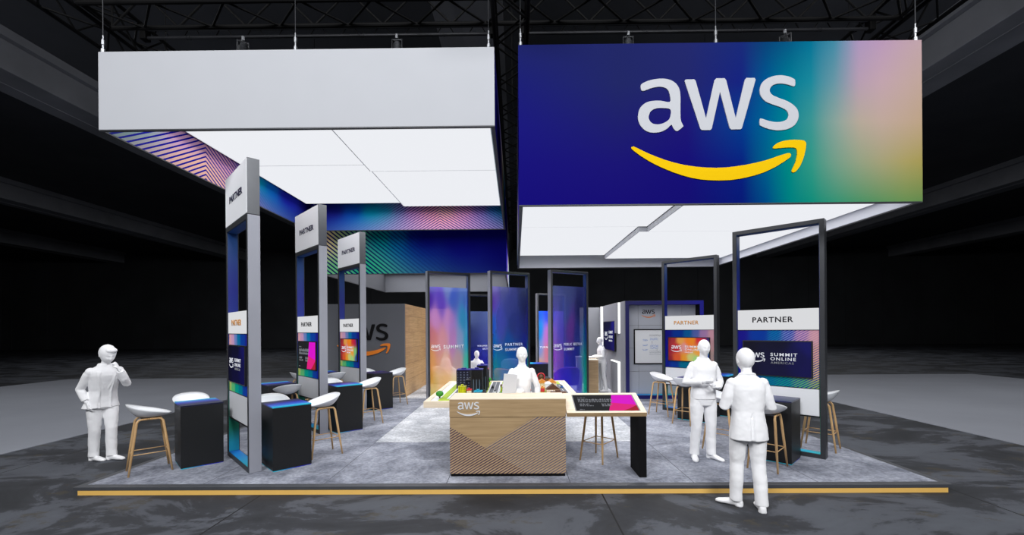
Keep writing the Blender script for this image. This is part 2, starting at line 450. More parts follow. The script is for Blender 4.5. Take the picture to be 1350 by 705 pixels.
# ------------------------------------------------------------------ camera
cam = bpy.data.cameras.new('camera'); camo = bpy.data.objects.new('camera', cam); C.objects.link(camo)
yaw, roll = -8.8e-3, -6.8e-3
fw = Vector((math.sin(yaw), math.cos(yaw), 0)); rt = Vector((math.cos(yaw), -math.sin(yaw), 0)); up = Vector((0, 0, 1))
r2 = math.cos(roll) * rt + math.sin(roll) * up; u2 = -math.sin(roll) * rt + math.cos(roll) * up
camo.matrix_world = Matrix(((r2.x, u2.x, -fw.x, 0), (r2.y, u2.y, -fw.y, 0), (r2.z, u2.z, -fw.z, 2.0), (0, 0, 0, 1)))
cam.sensor_width = 36; cam.lens = 571.23 / 1350 * 36; cam.shift_y = (433.9 - 352.5) / 1350
cam.clip_end = 300
scene.camera = camo

# ------------------------------------------------------------------ hall materials
def seams(n, l, base, xs, half, dark, ys=()):
    """thin joint lines at given world x (and y) positions mixed over a colour"""
    geo = n.new('ShaderNodeNewGeometry'); sp = n.new('ShaderNodeSeparateXYZ'); l.new(geo.outputs['Position'], sp.inputs[0])
    fac = None
    for ax, vals in (('X', xs), ('Y', ys)):
        for v in vals:
            c = n.new('ShaderNodeMath'); c.operation = 'COMPARE'; c.inputs[1].default_value = v; c.inputs[2].default_value = half
            l.new(sp.outputs[ax], c.inputs[0])
            if fac is None: fac = c.outputs[0]
            else:
                a = n.new('ShaderNodeMath'); a.operation = 'MAXIMUM'; l.new(fac, a.inputs[0]); l.new(c.outputs[0], a.inputs[1]); fac = a.outputs[0]
    mx = n.new('ShaderNodeMixRGB'); l.new(fac, mx.inputs['Fac']); l.new(base, mx.inputs['Color1']); mx.inputs['Color2'].default_value = lin(dark) + [1]
    return mx.outputs[0]

def hall_floor_mat():
    m, n, l, p = nmat('worn dark concrete')
    geo = n.new('ShaderNodeNewGeometry')
    mp = n.new('ShaderNodeMapping'); mp.inputs['Scale'].default_value = (0.45, 0.8, 1); l.new(geo.outputs['Position'], mp.inputs['Vector'])
    a = n.new('ShaderNodeTexNoise'); a.inputs['Scale'].default_value = 1.3; a.inputs['Detail'].default_value = 9; a.inputs['Roughness'].default_value = 0.68; a.inputs['Distortion'].default_value = 0.5
    l.new(mp.outputs[0], a.inputs['Vector'])
    r = ramp_node(n, [(0.36, (36, 38, 42)), (0.48, (50, 52, 57)), (0.515, (74, 77, 84)), (0.7, (86, 90, 97))]); l.new(a.outputs['Fac'], r.inputs['Fac'])
    b = n.new('ShaderNodeTexNoise'); b.inputs['Scale'].default_value = 2.6; b.inputs['Detail'].default_value = 10; b.inputs['Roughness'].default_value = 0.75; l.new(mp.outputs[0], b.inputs['Vector'])
    r2_ = ramp_node(n, [(0.57, (0, 0, 0)), (0.61, (200, 200, 200))]); l.new(b.outputs['Fac'], r2_.inputs['Fac'])
    mx = n.new('ShaderNodeMixRGB'); l.new(r2_.outputs[0], mx.inputs['Fac']); l.new(r.outputs[0], mx.inputs['Color1']); mx.inputs['Color2'].default_value = lin((66, 60, 46)) + [1]
    out = seams(n, l, mx.outputs[0], (-11.6, -7.36, -3.12, 1.03, 5.33, 9.6, 13.8), 0.009, (18, 18, 20))
    l.new(out, p.inputs['Base Color'])
    rr = n.new('ShaderNodeMapRange'); rr.inputs['To Min'].default_value = 0.55; rr.inputs['To Max'].default_value = 0.8; l.new(a.outputs['Fac'], rr.inputs['Value']); l.new(rr.outputs[0], p.inputs['Roughness'])
    p.inputs['Specular IOR Level'].default_value = 0.25
    return m

def carpet_mat(name, c0, c1, seam=None, sx=(), sy=()):
    m, n, l, p = nmat(name)
    geo = n.new('ShaderNodeNewGeometry')
    a = n.new('ShaderNodeTexNoise'); a.inputs['Scale'].default_value = 1.8; a.inputs['Detail'].default_value = 9; a.inputs['Roughness'].default_value = 0.66; a.inputs['Distortion'].default_value = 0.4
    l.new(geo.outputs['Position'], a.inputs['Vector'])
    r = ramp_node(n, [(0.35, c0), (0.66, c1)]); l.new(a.outputs['Fac'], r.inputs['Fac'])
    b = n.new('ShaderNodeTexNoise'); b.inputs['Scale'].default_value = 26; b.inputs['Detail'].default_value = 6; l.new(geo.outputs['Position'], b.inputs['Vector'])
    r3 = ramp_node(n, [(0.36, (196, 196, 196)), (0.62, (255, 255, 255))]); l.new(b.outputs['Fac'], r3.inputs['Fac'])
    mx = n.new('ShaderNodeMixRGB'); mx.blend_type = 'MULTIPLY'; mx.inputs['Fac'].default_value = 0.7; l.new(r.outputs[0], mx.inputs['Color1']); l.new(r3.outputs[0], mx.inputs['Color2'])
    out = mx.outputs[0]
    if seam: out = seams(n, l, out, sx, 0.005, seam, sy)
    l.new(out, p.inputs['Base Color']); p.inputs['Roughness'].default_value = 0.85; p.inputs['Specular IOR Level'].default_value = 0.2
    return m

def concrete(name, a, b, scale=1.2):
    m, n, l, p = nmat(name)
    geo = n.new('ShaderNodeNewGeometry'); nz = n.new('ShaderNodeTexNoise'); nz.inputs['Scale'].default_value = scale; nz.inputs['Detail'].default_value = 8
    l.new(geo.outputs['Position'], nz.inputs['Vector']); r = ramp_node(n, [(0.3, a), (0.7, b)]); l.new(nz.outputs['Fac'], r.inputs['Fac'])
    l.new(r.outputs[0], p.inputs['Base Color']); p.inputs['Roughness'].default_value = 0.85
    return m

# ------------------------------------------------------------------ the hall
HX, HY0, HY1, HZ = 60.0, -22.0, 50.0, 11.2
def struct(name, mb, mat, parent=None):
    return tag(mb.build(name, mat, parent), kind='structure')
struct('floor', MB().box(-HX, HX, HY0, HY1, -0.3, 0), hall_floor_mat())
struct('ceiling', MB().box(-HX, HX, HY0, HY1, HZ, HZ + 0.3), concrete('dark ceiling', (62, 64, 69), (74, 76, 82), 0.4))
mw = concrete('dark hall wall', (48, 50, 53), (60, 62, 66), 0.3)
wb = MB().box(-HX, HX, HY1, HY1 + 0.3, 0, HZ)
for k in range(-14, 15): wb.box(k * 4.2 - 0.06, k * 4.2 + 0.06, HY1 - 0.08, HY1 + 0.05, 0, HZ)
struct('wall_back', wb, mw)
struct('wall_front', MB().box(-HX, HX, HY0 - 0.3, HY0, 0, HZ), mw)
struct('wall_left', MB().box(-HX - 0.3, -HX, HY0, HY1, 0, HZ), mw)
struct('wall_right', MB().box(HX, HX + 0.3, HY0, HY1, 0, HZ), mw)
mbeam = concrete('grey concrete beam', (118, 120, 126), (140, 142, 149), 0.5)
for x0 in (-47.0, -32.0, -17.04, -2.05, 12.8, 27.7, 42.7):
    b = MB().box(x0, x0 + 1.54, HY0, HY1, 10.0, 10.92, 0.02)
    b.box(x0 + 0.62, x0 + 0.66, HY0, HY1, 9.985, 10.01)       # formwork joint under the beam
    b.box(x0 - 0.2, x0 + 1.74, HY0, HY1, 10.92, HZ + 0.05)
    struct('ceiling_beam', b, mbeam)

# carpeted floors of the empty neighbouring stands
mc = plain('grey aisle carpet', (138, 141, 149), 0.9, 0, 0.1, 0.05, 0.5)
for s, lab in ((-1, 'flat grey carpet of an empty stand behind the man on the phone'), (1, 'flat grey carpet of an empty stand beyond the partner frame with the dark blue screen')):
    x0, x1 = sorted((8.45 * s, 19.0 * s))
    tag(MB().box(x0, x1, -9.0, 18.25, 0.0, 0.012, 0.003).build('carpet', mc), lab, 'carpet', 'empty neighbouring stands')

# ------------------------------------------------------------------ raised platform
plat = thing('platform', 'raised exhibition platform with grey tiled floor and amber skirting', 'platform', (-0.095, 5.26, 0))
PX0, PX1, PYB = -5.345, 5.345, 13.0
deckM = carpet_mat('mottled grey carpet tiles', (112, 116, 129), (180, 184, 197), (88, 90, 98), (-5.44, -3.9, -2.39, -0.87, 0.66, 2.18, 3.7), (7.33, 9.4, 11.5))
lightM = carpet_mat('light grey carpet tiles', (176, 180, 187), (234, 236, 240))
MB().box(PX0 + 0.09, PX1 - 0.09, 0.1, PYB, 0.062, 0.1).build('deck', deckM, plat)
rim = MB()
rim.box(PX0, PX1, 0, 0.1, 0.058, 0.1, 0.003); rim.box(PX0, PX0 + 0.09, 0.1, PYB, 0.058, 0.1, 0.003); rim.box(PX1 - 0.09, PX1, 0.1, PYB, 0.058, 0.1, 0.003)
rim.build('edge_rim', plain('dark grey edge profile', (72, 74, 79), 0.5, 0.1), plat)
MB().box(PX0 + 0.055, PX1 - 0.055, 0.004, 0.03, 0.0, 0.058).build('skirting', M['amber'], plat)
MB().box(PX0 + 0.06, PX1 - 0.06, 0.03, PYB, 0.001, 0.06).build('substructure', M['black'], plat)
lf = MB().box(-2.39 + 0.095, 2.18 + 0.095, 7.33 - 5.26, 6.75, 0.1, 0.1004)
lf.box(PX0 + 0.09, PX1 - 0.09, 6.75, PYB, 0.1, 0.1004)
lf.build('light_carpet_inlay', lightM, plat)

# ------------------------------------------------------------------ hanging boxes
SIGN = {'us': [0, .25, .42, .558, .615, .672, .729, .786, .815, .844, .901, .958, 1.0], 'rows': [
    (0.0, [(26, 18, 130), (27, 18, 126), (24, 18, 124), (10, 30, 130), (0, 82, 148), (0, 143, 142), (20, 158, 135), (60, 165, 130), (74, 165, 122), (85, 165, 115), (105, 165, 105), (120, 165, 95), (115, 160, 90)]),
    (0.25, [(28, 22, 130), (30, 24, 124), (26, 18, 126), (10, 38, 138), (0, 106, 150), (0, 150, 142), (56, 167, 146), (128, 175, 150), (148, 178, 148), (165, 180, 145), (186, 180, 135), (192, 178, 112), (190, 175, 98)]),
    (0.5, [(30, 28, 130), (33, 34, 114), (32, 26, 122), (6, 66, 150), (0, 106, 155), (0, 143, 155), (66, 162, 158), (150, 178, 167), (178, 182, 168), (200, 185, 167), (212, 185, 170), (213, 184, 160), (213, 183, 150)]),
    (0.75, [(31, 34, 122), (36, 42, 106), (37, 42, 112), (24, 38, 134), (0, 92, 152), (0, 130, 155), (30, 146, 165), (112, 162, 176), (158, 165, 184), (198, 170, 190), (212, 178, 188), (214, 182, 178), (214, 183, 170)]),
    (1.0, [(34, 40, 108), (36, 42, 104), (38, 44, 112), (28, 45, 125), (12, 70, 125), (8, 92, 138), (6, 122, 156), (70, 148, 174), (134, 156, 188), (185, 160, 200), (201, 165, 198), (209, 175, 190), (212, 180, 185)])]}
OUTER = [(0, .5, (20, 14, 120)), (.3, .5, (50, 40, 150)), (.5, .5, (150, 140, 180)), (.62, .5, (220, 190, 160)), (.75, .5, (60, 160, 120)), (.88, .5, (20, 60, 180)), (1, .5, (16, 12, 120))]
LIN_L = [(0, .5, (20, 130, 120), .8), (.08, .5, (70, 150, 140), 1), (.14, .5, (140, 160, 175), 1), (.2, .5, (212, 160, 196), 1), (.3, .2, (224, 176, 158), 1), (.3, .8, (220, 164, 176), 1), (.4, .5, (206, 150, 170), 1), (.48, .8, (130, 80, 170), 1), (.54, .5, (60, 80, 170), .7), (.6, .5, (0, 128, 158), 0), (.67, .5, (10, 84, 168), 0), (.78, .5, (24, 26, 140), 0), (1, .5, (18, 16, 92), 0)]
LIN_B = [(0, .5, (22, 22, 105), 0), (.12, .5, (24, 26, 118), 0), (.22, .5, (10, 66, 156), 0), (.32, .5, (0, 122, 150), 0), (.4, .5, (10, 120, 150), .3), (.46, .5, (110, 120, 170), 1), (.53, .5, (186, 128, 180), 1), (.62, .5, (208, 140, 158), 1), (.7, .5, (220, 158, 150), 1), (.8, .5, (204, 140, 180), 1), (.88, .5, (140, 110, 180), 1), (.94, .5, (20, 100, 160), .7), (1, .5, (10, 96, 130), .6)]
BACKF = [(0, .9, (236, 206, 160), 1), (.04, .5, (236, 206, 160), 1), (.1, .5, (180, 196, 140), 1), (.1, 0, (110, 190, 130), 1), (.2, .6, (96, 190, 150), 1), (.2, .1, (40, 170, 130), 1), (.32, .5, (0, 140, 140), .9), (.42, .5, (4, 96, 150), .7), (.5, .5, (10, 30, 126), .4), (.56, .5, (12, 12, 112), .05), (.75, .5, (12, 10, 108), 0), (1, .5, (12, 10, 106), 0)]
G = 0.70
pm_plain = print_mat('sign print')
pm_side = print_mat('side print')

GL = 1.1
def hanging_box(name, label, X0, X1, Y0, Y1, Z0, Z1, front, lining, panels, lin_front=None):
    t = thing(name, label, 'hanging sign', (X0, Y0, 0), 0, 'hanging fascia boxes')
    W, D, H = X1 - X0, Y1 - Y0, Z1 - Z0
    th = 0.045
    F = Matrix.Translation((0, 0, Z0))
    Rr = Matrix.Translation((W, th, Z0)) @ Matrix.Rotation(R(90), 4, 'Z')
    Bk = Matrix.Translation((W, D, Z0)) @ Matrix.Rotation(R(180), 4, 'Z')
    Lf = Matrix.Translation((0, D - th, Z0)) @ Matrix.Rotation(R(-90), 4, 'Z')
    front(t, F, W, H, th)
    art_panel('fascia_side', Rr, D - 2 * th, H, th, OUTER, pm_side, t, 30, 4, G)
    art_panel('fascia_side', Lf, D - 2 * th, H, th, [(1 - c[0], *c[1:]) for c in OUTER], pm_side, t, 30, 4, G)
    art_panel('fascia_back', Bk, W, H, th, SIGN, pm_plain, t, 24, 6, G)
    # inner linings face inwards
    i = th + 0.004
    spec = {'front': (Matrix.Translation((W - i, i, Z0)) @ Matrix.Rotation(R(180), 4, 'Z'), W - 2 * i),
            'back': (Matrix.Translation((i, D - i, Z0)), W - 2 * i),
            'left': (Matrix.Translation((i, i, Z0)) @ Matrix.Rotation(R(90), 4, 'Z'), D - 2 * i),
            'right': (Matrix.Translation((W - i, D - i, Z0)) @ Matrix.Rotation(R(-90), 4, 'Z'), D - 2 * i)}
    for k, (mt, w) in spec.items():
        ctrl, mat = lining.get(k, ([(0, 0, (196, 198, 206))], pm_plain))
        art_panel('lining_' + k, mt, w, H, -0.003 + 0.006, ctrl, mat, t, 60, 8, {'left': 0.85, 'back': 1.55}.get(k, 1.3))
    MB().box(th + 0.01, W - th - 0.01, th + 0.01, D - th - 0.01, Z1 - 0.03, Z1 - 0.012).build('top_cover', M['black2'], t)
    rimb = MB()
    for a in ((0, W, 0, th), (0, W, D - th, D), (0, th, th, D - th), (W - th, W, th, D - th)):
        rimb.box(a[0], a[1], a[2], a[3], Z0 - 0.014, Z0 - 0.001)
    rimb.build('bottom_rail', plain('dark sign rail', (58, 60, 64), 0.5, 0.2), t)
    for (x0, x1, y0, y1, z) in panels:
        fr = MB().box(x0, x1, y0, y1, z + 0.004, z + 0.085).build('light_panel', M['seam'], t)
        MB().box(x0 + 0.02, x1 - 0.02, y0 + 0.012, y1 - 0.012, z, z + 0.02).build('diffuser', M['panel'], fr)
    return t

def white_front(t, F, W, H, th):
    MB().box(0, W, 0, th, 0, H, 0.004, F).build('fascia_front', M['fabric'], t)
def sign_front(t, F, W, H, th):
    art_panel('fascia_front', F, W, H, th, SIGN, pm_plain, t, 110, 44, G)
    logo(F, 1.452, 1.635, 2.245, M['sign_letters'], M['yellow'], t, 0.012)
def back_front(t, F, W, H, th):
    art_panel('fascia_front', F, W, H, th, BACKF, print_mat('striped back sign print', (14, 16, 96), 0.115, 0.8, 0.42), t, 60, 8, 1.25)

y0, y1 = 5.62, 11.45
EPS = 0.0012
lm = print_mat('chevron print of the side lining', (22, 20, 130), 0.078, 0.62, 0.38, mirror=1.85)
bmat = print_mat('chevron print of the back lining', (34, 30, 120), 0.066, 0.62, 0.4, mirror=3.42)
L = hanging_box('hanging_sign', 'large white blank fascia box hanging over the stand, luminous panels inside', -5.44, -0.255, y0, y1, 4.645, 5.665, white_front,
    {'left': (LIN_L, lm), 'back': (LIN_B, bmat), 'right': ([(0, .5, (10, 80, 80)), (1, .5, (6, 70, 70))], pm_plain)},
    [(0.07, 2.55, 0.08, 2.9, 5.255), (0.07, 2.58, 2.9, 5.46, 5.255), (2.55, 5.08, 0.08, 3.0, 5.165), (2.58, 5.08, 3.0, 5.46, 5.165)])
Rb = hanging_box('hanging_sign', 'hanging box with white lettering over a yellow smile arrow on a blue to peach print', 0.055, 5.245, y0, y1, 3.61, 5.685, sign_front, {},
    [(0.04, 2.36, 0.06, 2.3, 3.855), (0.04, 2.2, 2.3, 5.33, 3.855), (2.36, 5.13, 0.06, 2.32, 3.765), (2.2, 5.13, 2.32, 5.33, 3.765)])
hanging_box('hanging_sign', 'plain dark fascia box in the rear, hidden behind the printed box', 0.055, 5.245, 12.0, 17.9, 4.645, 5.6, lambda t, F, W, H, th: MB().box(0, W, 0, th, 0, H, 0.004, F).build('fascia_front', M['navy'], t), {}, [(0.07, 2.55, 0.08, 2.9, 5.2), (0.07, 2.55, 2.9, 5.7, 5.2), (2.55, 5.08, 0.08, 2.9, 5.2), (2.55, 5.08, 2.9, 5.7, 5.2)])
Lb = hanging_box('hanging_sign', 'navy and green striped fascia box hanging low behind the white box', -5.42, -0.255, 12.0, 17.9, 3.57, 5.6, back_front, {s_: ([(0, 0, (104, 106, 112))], pm_plain) for s_ in ('left', 'right', 'back', 'front')},
    [(0.07, 2.55, 0.08, 2.9, 4.3), (0.07, 2.55, 2.9, 5.7, 4.3), (2.55, 5.08, 0.08, 2.9, 4.3), (2.55, 5.08, 2.9, 5.7, 4.3)])

EPS = 0.004
# ------------------------------------------------------------------ rigging
def cable(x, y, z0, z1, label):
    t = thing('suspension_cable', label, 'cable', (x, y, z0), 0, 'suspension cables of the fascia boxes')
    MB().tube([(0, 0, 0.2), (0, 0, z1 - z0)], 0.006, 8).build('wire', M['rail'], t)
    b = MB().cyl((0, 0), 0.024, 0.0, 0.05, 12); b.cyl((0, 0), 0.013, 0.05, 0.11, 12); b.cyl((0, 0), 0.02, 0.11, 0.17, 12); b.cyl((0, 0), 0.009, 0.17, 0.23, 12)
    b.build('turnbuckle', M['steel'], t)
for x, z, lab in ((-5.4, 5.665, 'thin cable holding the outer front corner of the white box'), (-2.86, 5.665, 'thin cable holding the middle of the white box front'), (-0.33, 5.665, 'thin cable holding the inner front corner of the white box'),
                  (0.085, 5.685, 'thin cable holding the navy corner of the printed box'), (2.62, 5.685, 'thin cable holding the middle of the printed box above its lettering'), (5.19, 5.685, 'thin cable holding the peach corner of the printed box')):
    cable(x, y0 + 0.03, z, 9.98 if abs(x + 1.3) < 0.7 else 10.9, lab)

def truss(label, p0, p1, size, rc, rb, step, horiz):
    """box truss from p0 to p1; size = side of the square section"""
    t = thing('lighting_truss', label, 'truss', p0, 0, 'black box trusses above the stand')
    d = Vector(p1) - Vector(p0); Ln = d.length; d.normalize()
    side = Vector((0, 0, 1)).cross(d).normalized(); upv = Vector((0, 0, 1))
    c = [side * a * size / 2 + upv * b * size for a, b in ((-1, 0), (1, 0), (1, 1), (-1, 1))]
    for k in c: MB().tube([k, k + d * Ln], rc, 10).build('chord', M['black2'], t)
    lace = MB()
    nst = max(2, int(Ln / step))
    for a, b in ((0, 1), (1, 2), (2, 3), (3, 0)):
        for i in range(nst):
            s0, s1 = i * Ln / nst, (i + 1) * Ln / nst
            A, B_ = (c[a], c[b]) if i % 2 == 0 else (c[b], c[a])
            lace.tube([A + d * s0, B_ + d * s1], rb, 6)
    for e in (0.02, Ln - 0.02):
        for a, b in ((0, 1), (1, 2), (2, 3), (3, 0)): lace.tube([c[a] + d * e, c[b] + d * e], rb, 6)
    lace.build('lacing', M['black2'], t)
    for s_ in (0.3, 0.7):
        pc_ = Vector(p0) + d * Ln * s_
        MB().tube([d * Ln * s_ + Vector((0, 0, size)), d * Ln * s_ + Vector((0, 0, (10.0 if any(x_ <= pc_.x <= x_ + 1.54 for x_ in (-17.04, -2.05, 12.8)) else HZ) - p0[2]))], 0.008, 6).build('hoist_chain', M['black2'], t)
    return t
truss('big black truss running across above both hanging boxes', (-6.0, 6.15, 6.52), (5.68, 6.15, 6.52), 0.5, 0.032, 0.016, 0.5, True)
truss('black truss running back along the outer side of the white box', (-6.3, 3.4, 6.5), (-6.3, 18.0, 6.5), 0.5, 0.03, 0.015, 0.5, True)
truss('black truss running back above the gap between the boxes', (-0.04, 4.6, 6.02), (-0.04, 18.0, 6.02), 0.44, 0.03, 0.015, 0.5, True)
truss('black truss running back along the peach side of the printed box', (5.98, 3.4, 6.5), (5.98, 18.0, 6.5), 0.5, 0.03, 0.015, 0.5, True)

def pipe_truss(x0, x1, lab):
    t = thing('lighting_bar', lab, 'lighting bar', (x0, 7.0, 6.775), 0, 'flat lighting bars behind the big truss')
    W = x1 - x0
    MB().tube([(0, 0, 0), (W, 0, 0)], 0.025, 12).build('pipe', M['rail'], t)
    MB().tube([(0, 0, 0.125), (W, 0, 0.125)], 0.018, 12).build('pipe', M['frame'], t)
    b = MB()
    n = int(W / 0.5)
    zz = []
    for i in range(n):
        x = (i + 0.5) * W / n
        zz += [(x - 0.14, 0, 0.005), (x - 0.07, 0, 0.122), (x + 0.07, 0, 0.122), (x + 0.14, 0, 0.005)]
    b.tube(zz, 0.009, 6)
    b.build('lacing', M['black2'], t)
    for x in (0.12, 0.35, 0.62, 0.85):
        for k in (0, 0.055):
            MB().cyl((0, 0), 0.032, -0.008, 0.008, 14).xform(Matrix.Translation((x * W + k, 0, 0)) @ Matrix.Rotation(R(90), 4, 'Y')).build('clamp', M['rail'], t)
    for x in (0.0, W):
        MB().box(x - 0.05, x + 0.05, -0.06, 0.06, -0.04, 0.2, 0.01).build('end_block', M['black2'], t)
pipe_truss(-6.0, -0.33, 'grey flat lighting bar above the white box')
pipe_truss(0.13, 5.72, 'grey flat lighting bar above the printed box')

def spotlight(x, tilt, pan, label):
    t = thing('spotlight', label, 'spotlight', (x, 7.0, 6.75), R(pan), 'stage spotlights on the lighting bars')
    b = MB().box(-0.02, 0.02, -0.045, 0.045, -0.05, 0.02, 0.006); b.box(-0.075, 0.075, -0.012, 0.012, -0.065, -0.05, 0.004)
    b.build('hook_clamp', M['steel'], t)
    b = MB().box(-0.085, -0.075, -0.02, 0.02, -0.3, -0.055, 0.003); b.box(0.075, 0.085, -0.02, 0.02, -0.3, -0.055, 0.003); b.box(-0.085, 0.085, -0.02, 0.02, -0.06, -0.05, 0.003)
    b.build('yoke', M['frame'], t)
    mt = Matrix.Translation((0, 0, -0.27)) @ Matrix.Rotation(R(tilt), 4, 'X')
    b = MB().cyl((0, 0), 0.068, -0.13, 0.13, 20); b.cyl((0, 0), 0.072, -0.16, -0.13, 20, 0.068); b.cyl((0, 0), 0.05, 0.13, 0.17, 16)
    for k in range(5): b.cyl((0, 0), 0.072, 0.02 + k * 0.022, 0.03 + k * 0.022, 20)
    b.xform(mt).build('lamp_housing', M['frame'], t)
    MB().cyl((0, 0), 0.06, -0.163, -0.155, 20).xform(mt).build('lens', M['gloss'], t)
spotlight(-4.40, 35, 40, 'spotlight turned aside above the outer half of the white box')
spotlight(-1.89, 0, 0, 'upright spotlight above the inner half of the white box')
spotlight(1.84, 0, 0, 'upright spotlight above the navy half of the printed box')
spotlight(4.36, 35, -40, 'spotlight turned aside above the pink half of the printed box')
# ------------------------------------------------------------------ partner towers
S2 = 2 ** 0.5
W, D = 1.24, 0.155
PANEL = [(0, 1, (30, 26, 130), .1), (0, .5, (28, 26, 140), 0), (0, 0, (26, 30, 140), 0), (.3, 1, (16, 60, 150), .4), (.5, 1, (10, 110, 160), .7), (.65, 1, (110, 130, 190), 1), (.8, .95, (196, 150, 185), .7), (.97, .9, (214, 160, 170), .2), (1, .6, (222, 170, 150), .7), (1, .3, (214, 180, 130), 1), (1, 0, (150, 180, 90), 1), (.8, 0, (90, 175, 110), 1), (.6, 0, (10, 150, 130), .9), (.4, 0, (8, 120, 140), .5), (.2, 0, (20, 60, 150), .2)]
PANEL_M = [(1 - c[0], *c[1:]) for c in PANEL]
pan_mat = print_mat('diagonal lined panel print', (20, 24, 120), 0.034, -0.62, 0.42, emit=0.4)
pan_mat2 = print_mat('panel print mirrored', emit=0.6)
NAVY_SCR = [(0, 1, (6, 6, 40)), (0, 0, (6, 6, 50)), (.5, .5, (8, 8, 64)), (.8, .5, (12, 10, 90)), (1, .9, (20, 18, 120)), (1, .2, (14, 10, 96)), (.5, 1, (6, 6, 52)), (.5, 0, (10, 8, 70))]
RED_SCR = [(0, 1, (120, 26, 40)), (0, .5, (140, 26, 44)), (0, 0, (130, 24, 40)), (.2, .6, (176, 30, 50)), (.12, .95, (150, 40, 50)), (.3, .9, (214, 150, 70)), (.42, .6, (206, 140, 140)), (.5, .8, (226, 120, 30)), (.5, .45, (222, 100, 30)), (.6, .95, (222, 130, 26)), (.75, .95, (196, 40, 50)), (.9, .9, (170, 30, 70)), (.98, .95, (40, 40, 110)), (.55, .2, (190, 190, 110)), (.4, .1, (214, 140, 40)), (.25, .1, (200, 80, 40)), (.75, .4, (226, 150, 60)), (.9, .4, (120, 180, 110)), (1, .2, (30, 60, 140)), (.7, .08, (150, 200, 120))]
scr_mat = print_mat('lit screen picture', None, emit=1.0, rough=0.25)

EPS = 0.0012
def screen(parent, x0, x1, z0, z1, y, kind):
    t = 0.03
    b = MB().box(x0 - 0.018, x1 + 0.018, y - t, y, z0 - 0.018, z1 + 0.018, 0.004).build('screen', M['black'], parent)
    F = Matrix.Translation((x0, y - t - 0.002, z0)); w, h = x1 - x0, z1 - z0
    if kind in ('navy', 'red'):
        art_panel('picture', F, w, h, 0.002, NAVY_SCR if kind == 'navy' else RED_SCR, scr_mat, b, 24, 14, 0.5 if kind == 'navy' else 0.95)
        logo(F, w * .065, h * .67, w * .275, M['scr_white'], M['scr_white'], b, 0.002)
        x = w * .42
        lettering('SUMMIT', F, x, h * .575, h * .095, w * .39, M['scr_white'], b, t=0.002, spacing=1.25, align='L')
        lettering('ONLINE', F, x, h * .445, h * .095, w * .37, M['scr_white'], b, t=0.002, spacing=1.25, align='L')
        lettering('AMERICAS' if kind == 'navy' else 'INDIA', F, x, h * .345, h * .065, w * (.34 if kind == 'navy' else .2), M['scr_grey'] if kind == 'navy' else M['scr_white'], b, t=0.002, spacing=1.2, align='L')
    else:
        magenta_screen(b, F, w, h)
    return b

mag = glow('lit magenta picture', (226, 10, 210), 0.9); crim = glow('lit crimson picture', (232, 32, 132), 0.9); darkred = glow('lit dark red picture', (172, 30, 50), 0.9); ink = glow('lit near black picture', (30, 31, 35), 0.9)
def text_rows(b, F, w, h, rows, seed, mat):
    """unreadable small print: rows of short broken strokes"""
    rnd = random.Random(seed)
    mb = MB()
    for (x0, x1, z, hh) in rows:
        x = x0
        while x < x1 - 0.01:
            wd = rnd.uniform(0.018, 0.05); e = min(x1, x + wd)
            k = x
            while k < e - 0.004:
                g = rnd.uniform(0.006, 0.011)
                z0 = z + (hh * 0.25 if rnd.random() < .4 else 0); z1 = z + hh * (0.7 if rnd.random() < .6 else 1)
                mb.box(k * w, min(k + g * 0.75, e) * w, -0.0015, 0, z * h, z1 * h, 0, F)
                mb.box(k * w, min(k + g * 1.2, e) * w, -0.0015, 0, (z0 + hh * .3) * h, (z0 + hh * .45) * h, 0, F)
                k += g
            x = e + 0.012
    mb.build('small_print', mat, b)
def magenta_screen(b, F, w, h):
    MB().box(0, w, 0, 0.002, 0, h, 0, F).build('picture', ink, b)
    P = lambda L: [(x * w, z * h) for x, z in L]
    MB().prism(P([(.66, 1), (1, 1), (1, .36), (.8, .42), (.6, .5)]), -0.001, 0, (), F).build('magenta_field', mag, b)
    MB().prism(P([(.6, .5), (.8, .42), (1, .36), (1, 0.2), (.8, 0), (.52, 0), (.55, .2)]), -0.001, 0, (), F).build('crimson_field', crim, b)
    MB().prism(P([(1, .33), (1, .02), (.93, 0), (.75, 0), (.86, .12)]), -0.0016, 0, (), F).build('red_field', darkred, b)
    text_rows(b, F, w, h, [(.07, .2, .8, .035), (.07, .64, .64, .11), (.07, .62, .53, .09), (.08, .24, .36, .09), (.08, .3, .28, .06), (.44, .62, .36, .09), (.44, .6, .27, .08), (.06, .16, .06, .03)], 3, M['scr_grey'])

